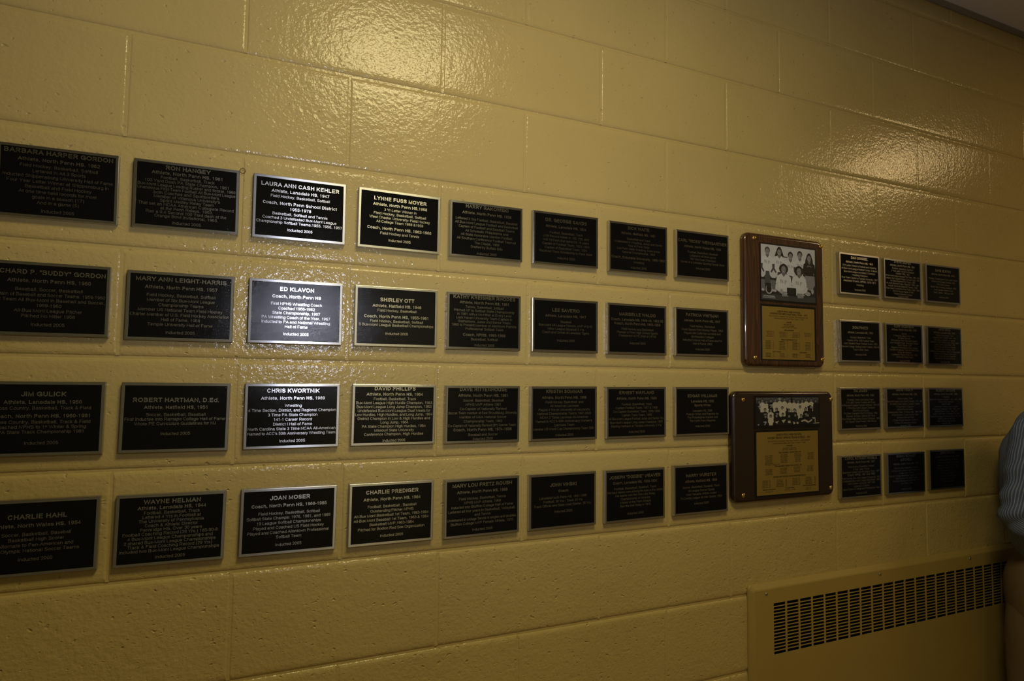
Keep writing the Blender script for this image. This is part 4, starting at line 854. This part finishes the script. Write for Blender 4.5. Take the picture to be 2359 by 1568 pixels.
def cloth(name, pts, mt, parent, n=6, seg=48, wr=0.004, ws=9.0, p=2.0, cap=False, fold=None):
    mb = MB(); rings = loft(mb, pts, n, seg, cap=cap, p=p)
    nr = len(rings)
    for i, v in enumerate(mb.v):
        vv = Vector(v); d = noise.noise(vv*ws)*wr + noise.noise(vv*ws*2.7 + Vector((5, 3, 1)))*wr*0.45
        k = i // seg; c = Vector((0, 0, 0))
        for q in rings[k]: c += Vector(q)
        c /= seg; o = (vv - c).normalized()
        if fold: d += fold(vv, k/(nr-1))
        mb.v[i] = tuple(vv + o*d)
    o = mb.build(name, mt, parent, smooth=True)
    uvl = o.data.uv_layers.new(name='UVMap')
    circ = [sum((Vector(r_[j]) - Vector(r_[(j+1) % seg])).length for j in range(seg)) for r_ in rings]
    ref = sorted(circ)[len(circ)//2]; ref = round(ref/0.0072)*0.0072
    for poly in o.data.polygons:
        js = [v % seg for v in poly.vertices]; wrap = max(js) - min(js) > seg/2
        for li, vi in zip(poly.loop_indices, poly.vertices):
            j = vi % seg
            if wrap and j < seg/2: j += seg
            uvl.data[li].uv = (j/seg*ref, (vi//seg)*0.02)
    fix_normals(o)
    return o
# body centre line: the figure faces -Y with its back to the wall
PX, PY = 2.606, -0.176
per = empty('person', (PX, PY, 0.0), (0, 0, R(14)))
tag(per, 'person in blue striped shirt and khaki trousers leaning back with folded arms', 'person')
# trousers
def leg(s):
    return [(s*0.088, -0.005, 0.055, 0.070, 0.085), (s*0.090, 0.008, 0.20, 0.073, 0.092), (s*0.092, 0.014, 0.50, 0.078, 0.098), (s*0.092, 0.014, 0.72, 0.088, 0.106), (s*0.084, 0.008, 0.86, 0.088, 0.108), (s*0.076, 0.006, 0.93, 0.074, 0.090)]
for s in (-1, 1): cloth('trouser_leg', leg(s), M['khaki'], per, wr=0.007, ws=7.0, cap=True)
cloth('trouser_seat', [(0, 0.004, 0.79, 0.150, 0.085), (0, 0.008, 0.85, 0.177, 0.122), (0, 0.009, 0.94, 0.177, 0.127), (0, -0.006, 1.00, 0.163, 0.108), (0, -0.014, 1.045, 0.156, 0.098)], M['khaki'], per, wr=0.003, cap=True)
cloth('belt', [(0, -0.014, 1.025, 0.1590, 0.1010), (0, -0.014, 1.042, 0.1590, 0.1010), (0, -0.014, 1.058, 0.1580, 0.1000)], M['leather'], per, wr=0.0, n=2)
# shirt
cloth('shirt_body', [(0, -0.014, 1.035, 0.156, 0.100), (0, -0.010, 1.08, 0.168, 0.112), (0, 0.000, 1.16, 0.176, 0.124), (0, 0.008, 1.25, 0.182, 0.130), (0, 0.008, 1.33, 0.180, 0.126), (0, 0.006, 1.39, 0.168, 0.112), (0, 0.002, 1.43, 0.140, 0.090), (0, -0.020, 1.465, 0.085, 0.070), (0, -0.040, 1.49, 0.066, 0.066)], M['shirt'], per, wr=0.007, ws=11.0, p=2.3,
      fold=lambda v, t: 0.010*math.exp(-((v.z-1.075)/0.03)**2))
cloth('collar', [(0, -0.026, 1.472, 0.074, 0.072), (0, -0.044, 1.50, 0.066, 0.067), (0, -0.062, 1.522, 0.063, 0.064)], M['shirt'], per, wr=0.001)
def arm(s):
    sh = (s*0.172, 0.005, 1.405); el = (s*0.198, 0.075, 1.168)
    wr_ = (s*0.060, -0.200, 1.180 + (0.02 if s < 0 else -0.015))
    return sh, el, wr_
def sleeve_path(s):
    wr_ = arm(s)[2]
    return [(s*0.120, 0.004, 1.425, 0.052, 0.058), (s*0.160, 0.004, 1.412, 0.064, 0.070), (s*0.186, 0.010, 1.36, 0.060, 0.068), (s*0.192, 0.024, 1.29, 0.058, 0.062), (s*0.196, 0.040, 1.215, 0.055, 0.059), (s*0.195, 0.044, 1.172, 0.055, 0.056), (s*0.184, 0.008, 1.160, 0.052, 0.054),
            (s*0.140, -0.078, wr_[2]-0.010, 0.047, 0.049), (s*0.088, -0.165, wr_[2], 0.040, 0.042), (s*0.072, -0.186, wr_[2], 0.038, 0.040)]
for s in (-1, 1):
    cloth('sleeve', sleeve_path(s), M['shirt'], per, wr=0.007, ws=14.0,
          fold=lambda v, t: 0.006*math.sin(v.z*95 + v.y*40)*math.exp(-((t-0.52)/0.16)**2))
# body under the clothes: head, neck, trunk, arms, hands, legs grown into one surface
bm_ = MB()
loft(bm_, [(0, 0.0, 0.84, 0.13, 0.09), (0, 0.0, 0.95, 0.145, 0.095), (0, -0.005, 1.08, 0.13, 0.085), (0, 0.0, 1.25, 0.15, 0.10), (0, 0.002, 1.38, 0.135, 0.085), (0, -0.012, 1.44, 0.07, 0.06), (0, -0.050, 1.50, 0.053, 0.056), (0, -0.100, 1.56, 0.052, 0.058)], 4, 24)
HF = -0.085
hd = MB()
loft(hd, [(0, -0.050, 1.545, 0.030, 0.030), (0, -0.045, 1.565, 0.052, 0.062), (0, -0.036, 1.60, 0.063, 0.082), (0, -0.028, 1.65, 0.071, 0.094), (0, -0.020, 1.70, 0.074, 0.096), (0, -0.014, 1.745, 0.064, 0.082), (0, -0.012, 1.775, 0.034, 0.044), (0, -0.012, 1.782, 0.010, 0.012)], 4, 24)
loft(hd, [(0, -0.112, 1.69, 0.008, 0.008), (0, -0.122, 1.665, 0.010, 0.009), (0, -0.130, 1.645, 0.013, 0.010), (0, -0.114, 1.634, 0.012, 0.008)], 3, 10)          # nose
loft(hd, [(-0.022, -0.105, 1.605, 0.005, 0.005), (0, -0.114, 1.604, 0.008, 0.006), (0.022, -0.105, 1.605, 0.005, 0.005)], 3, 8)                                # lips
for s in (-1, 1):
    loft(hd, [(s*0.070, -0.012, 1.628, 0.008, 0.012), (s*0.080, -0.008, 1.655, 0.010, 0.020), (s*0.078, -0.006, 1.685, 0.008, 0.016)], 3, 10)                 # ear
    loft(hd, [(s*0.014, -0.112, 1.694, 0.006, 0.006), (s*0.034, -0.110, 1.700, 0.008, 0.007), (s*0.056, -0.090, 1.694, 0.006, 0.006)], 3, 8)                  # brow
    sh, el, wr_ = arm(s)
    loft(bm_, [(q[0], q[1], q[2], q[3]*0.68, q[4]*0.68) for q in sleeve_path(s)] + [(*wr_, 0.026, 0.028)], 5, 18)
    hx, hy, hz_ = wr_; dx = Vector((-s*0.86, -0.12 if s < 0 else 0.10, 0.18 if s < 0 else -0.05)).normalized()
    up = Vector((0, 0, 1)); up = (up - dx*up.dot(dx)).normalized(); nrm = dx.cross(up)
    def hp(a, b, c=0.0): return Vector(wr_) + dx*a + up*b + nrm*c
    loft(bm_, [(*hp(-0.01, 0), 0.026, 0.020), (*hp(0.03, 0), 0.036, 0.016), (*hp(0.07, 0), 0.042, 0.015), (*hp(0.092, 0), 0.038, 0.012)], 4, 14)
    for i, (b, ln) in enumerate(((0.031, 0.066), (0.011, 0.076), (-0.010, 0.070), (-0.029, 0.054))):
        loft(bm_, [(*hp(0.078, b), 0.0095, 0.0095), (*hp(0.088+ln*0.45, b*1.05, 0.004), 0.0088, 0.0088), (*hp(0.088+ln*0.75, b*1.05, 0.012), 0.0080, 0.0080), (*hp(0.088+ln, b*1.03, 0.022), 0.0066, 0.0066)], 3, 8)
    loft(bm_, [(*hp(0.018, 0.022), 0.013, 0.013), (*hp(0.040, 0.046), 0.0115, 0.0115), (*hp(0.066, 0.058), 0.0100, 0.0100), (*hp(0.084, 0.060), 0.0078, 0.0078)], 3, 8)
    loft(bm_, [(s*0.085, -0.002, 0.90, 0.070, 0.085), (s*0.092, 0.005, 0.72, 0.070, 0.078), (s*0.090, 0.0, 0.50, 0.056, 0.062), (s*0.088, 0.004, 0.34, 0.054, 0.060), (s*0.086, 0.0, 0.12, 0.036, 0.042), (s*0.086, -0.005, 0.06, 0.038, 0.046)], 4, 16)
o_ = len(bm_.v); bm_.v += [(v[0], v[1]+HF, v[2]) for v in hd.v]; bm_.f += [tuple(i+o_ for i in f) for f in hd.f]; bm_.m += hd.m
bo = bm_.build('body', M['skin'], per, smooth=True)
rm = bo.modifiers.new('remesh', 'REMESH'); rm.mode = 'VOXEL'; rm.voxel_size = 0.0055; rm.use_smooth_shade = True
sm_ = bo.modifiers.new('smooth', 'SMOOTH'); sm_.factor = 0.5; sm_.iterations = 3
bpy.context.view_layer.update()
dg = bpy.context.evaluated_depsgraph_get()
nm = bpy.data.meshes.new_from_object(bo.evaluated_get(dg)); bo.modifiers.clear(); bo.data = nm
hm = MB()
loft(hm, [(0, 0.036, 1.60, 0.050, 0.036), (0, 0.030, 1.63, 0.068, 0.052), (0, 0.018, 1.68, 0.080, 0.078), (0, -0.004, 1.725, 0.081, 0.094), (0, -0.012, 1.762, 0.066, 0.080), (0, -0.012, 1.788, 0.040, 0.048), (0, -0.012, 1.796, 0.010, 0.012)], 5, 32)
for i, v in enumerate(hm.v):
    vv = Vector(v); hm.v[i] = tuple(vv + Vector((1, 1, 0.3))*0.004*noise.noise(vv*60) + Vector((0, HF, 0)))
hm.build('hair', M['hair'], per, smooth=True)
for s in (-1, 1):
    e = MB(); loft(e, [(s*0.024, -0.117, 1.677, 0.002, 0.002), (s*0.031, -0.116, 1.677, 0.011, 0.006), (s*0.039, -0.109, 1.677, 0.002, 0.002)], 3, 10)
    e.v = [(v[0], v[1]+HF, v[2]) for v in e.v]
    e.build('eye', simple('eye', (0.75, 0.72, 0.68), 0.2), per, smooth=True)
    sh_ = MB(); loft(sh_, [(s*0.088, 0.058, 0.045, 0.034, 0.042), (s*0.088, 0.035, 0.05, 0.040, 0.046), (s*0.090, -0.035, 0.045, 0.044, 0.042), (s*0.094, -0.125, 0.034, 0.048, 0.032), (s*0.094, -0.185, 0.026, 0.040, 0.024), (s*0.092, -0.21, 0.020, 0.018, 0.014)], 4, 20)
    for i, v in enumerate(sh_.v): sh_.v[i] = (v[0], v[1], max(v[2], 0.001))
    so = sh_.build('shoe', M['leather'], per, smooth=True)
bpy.context.view_layer.update()
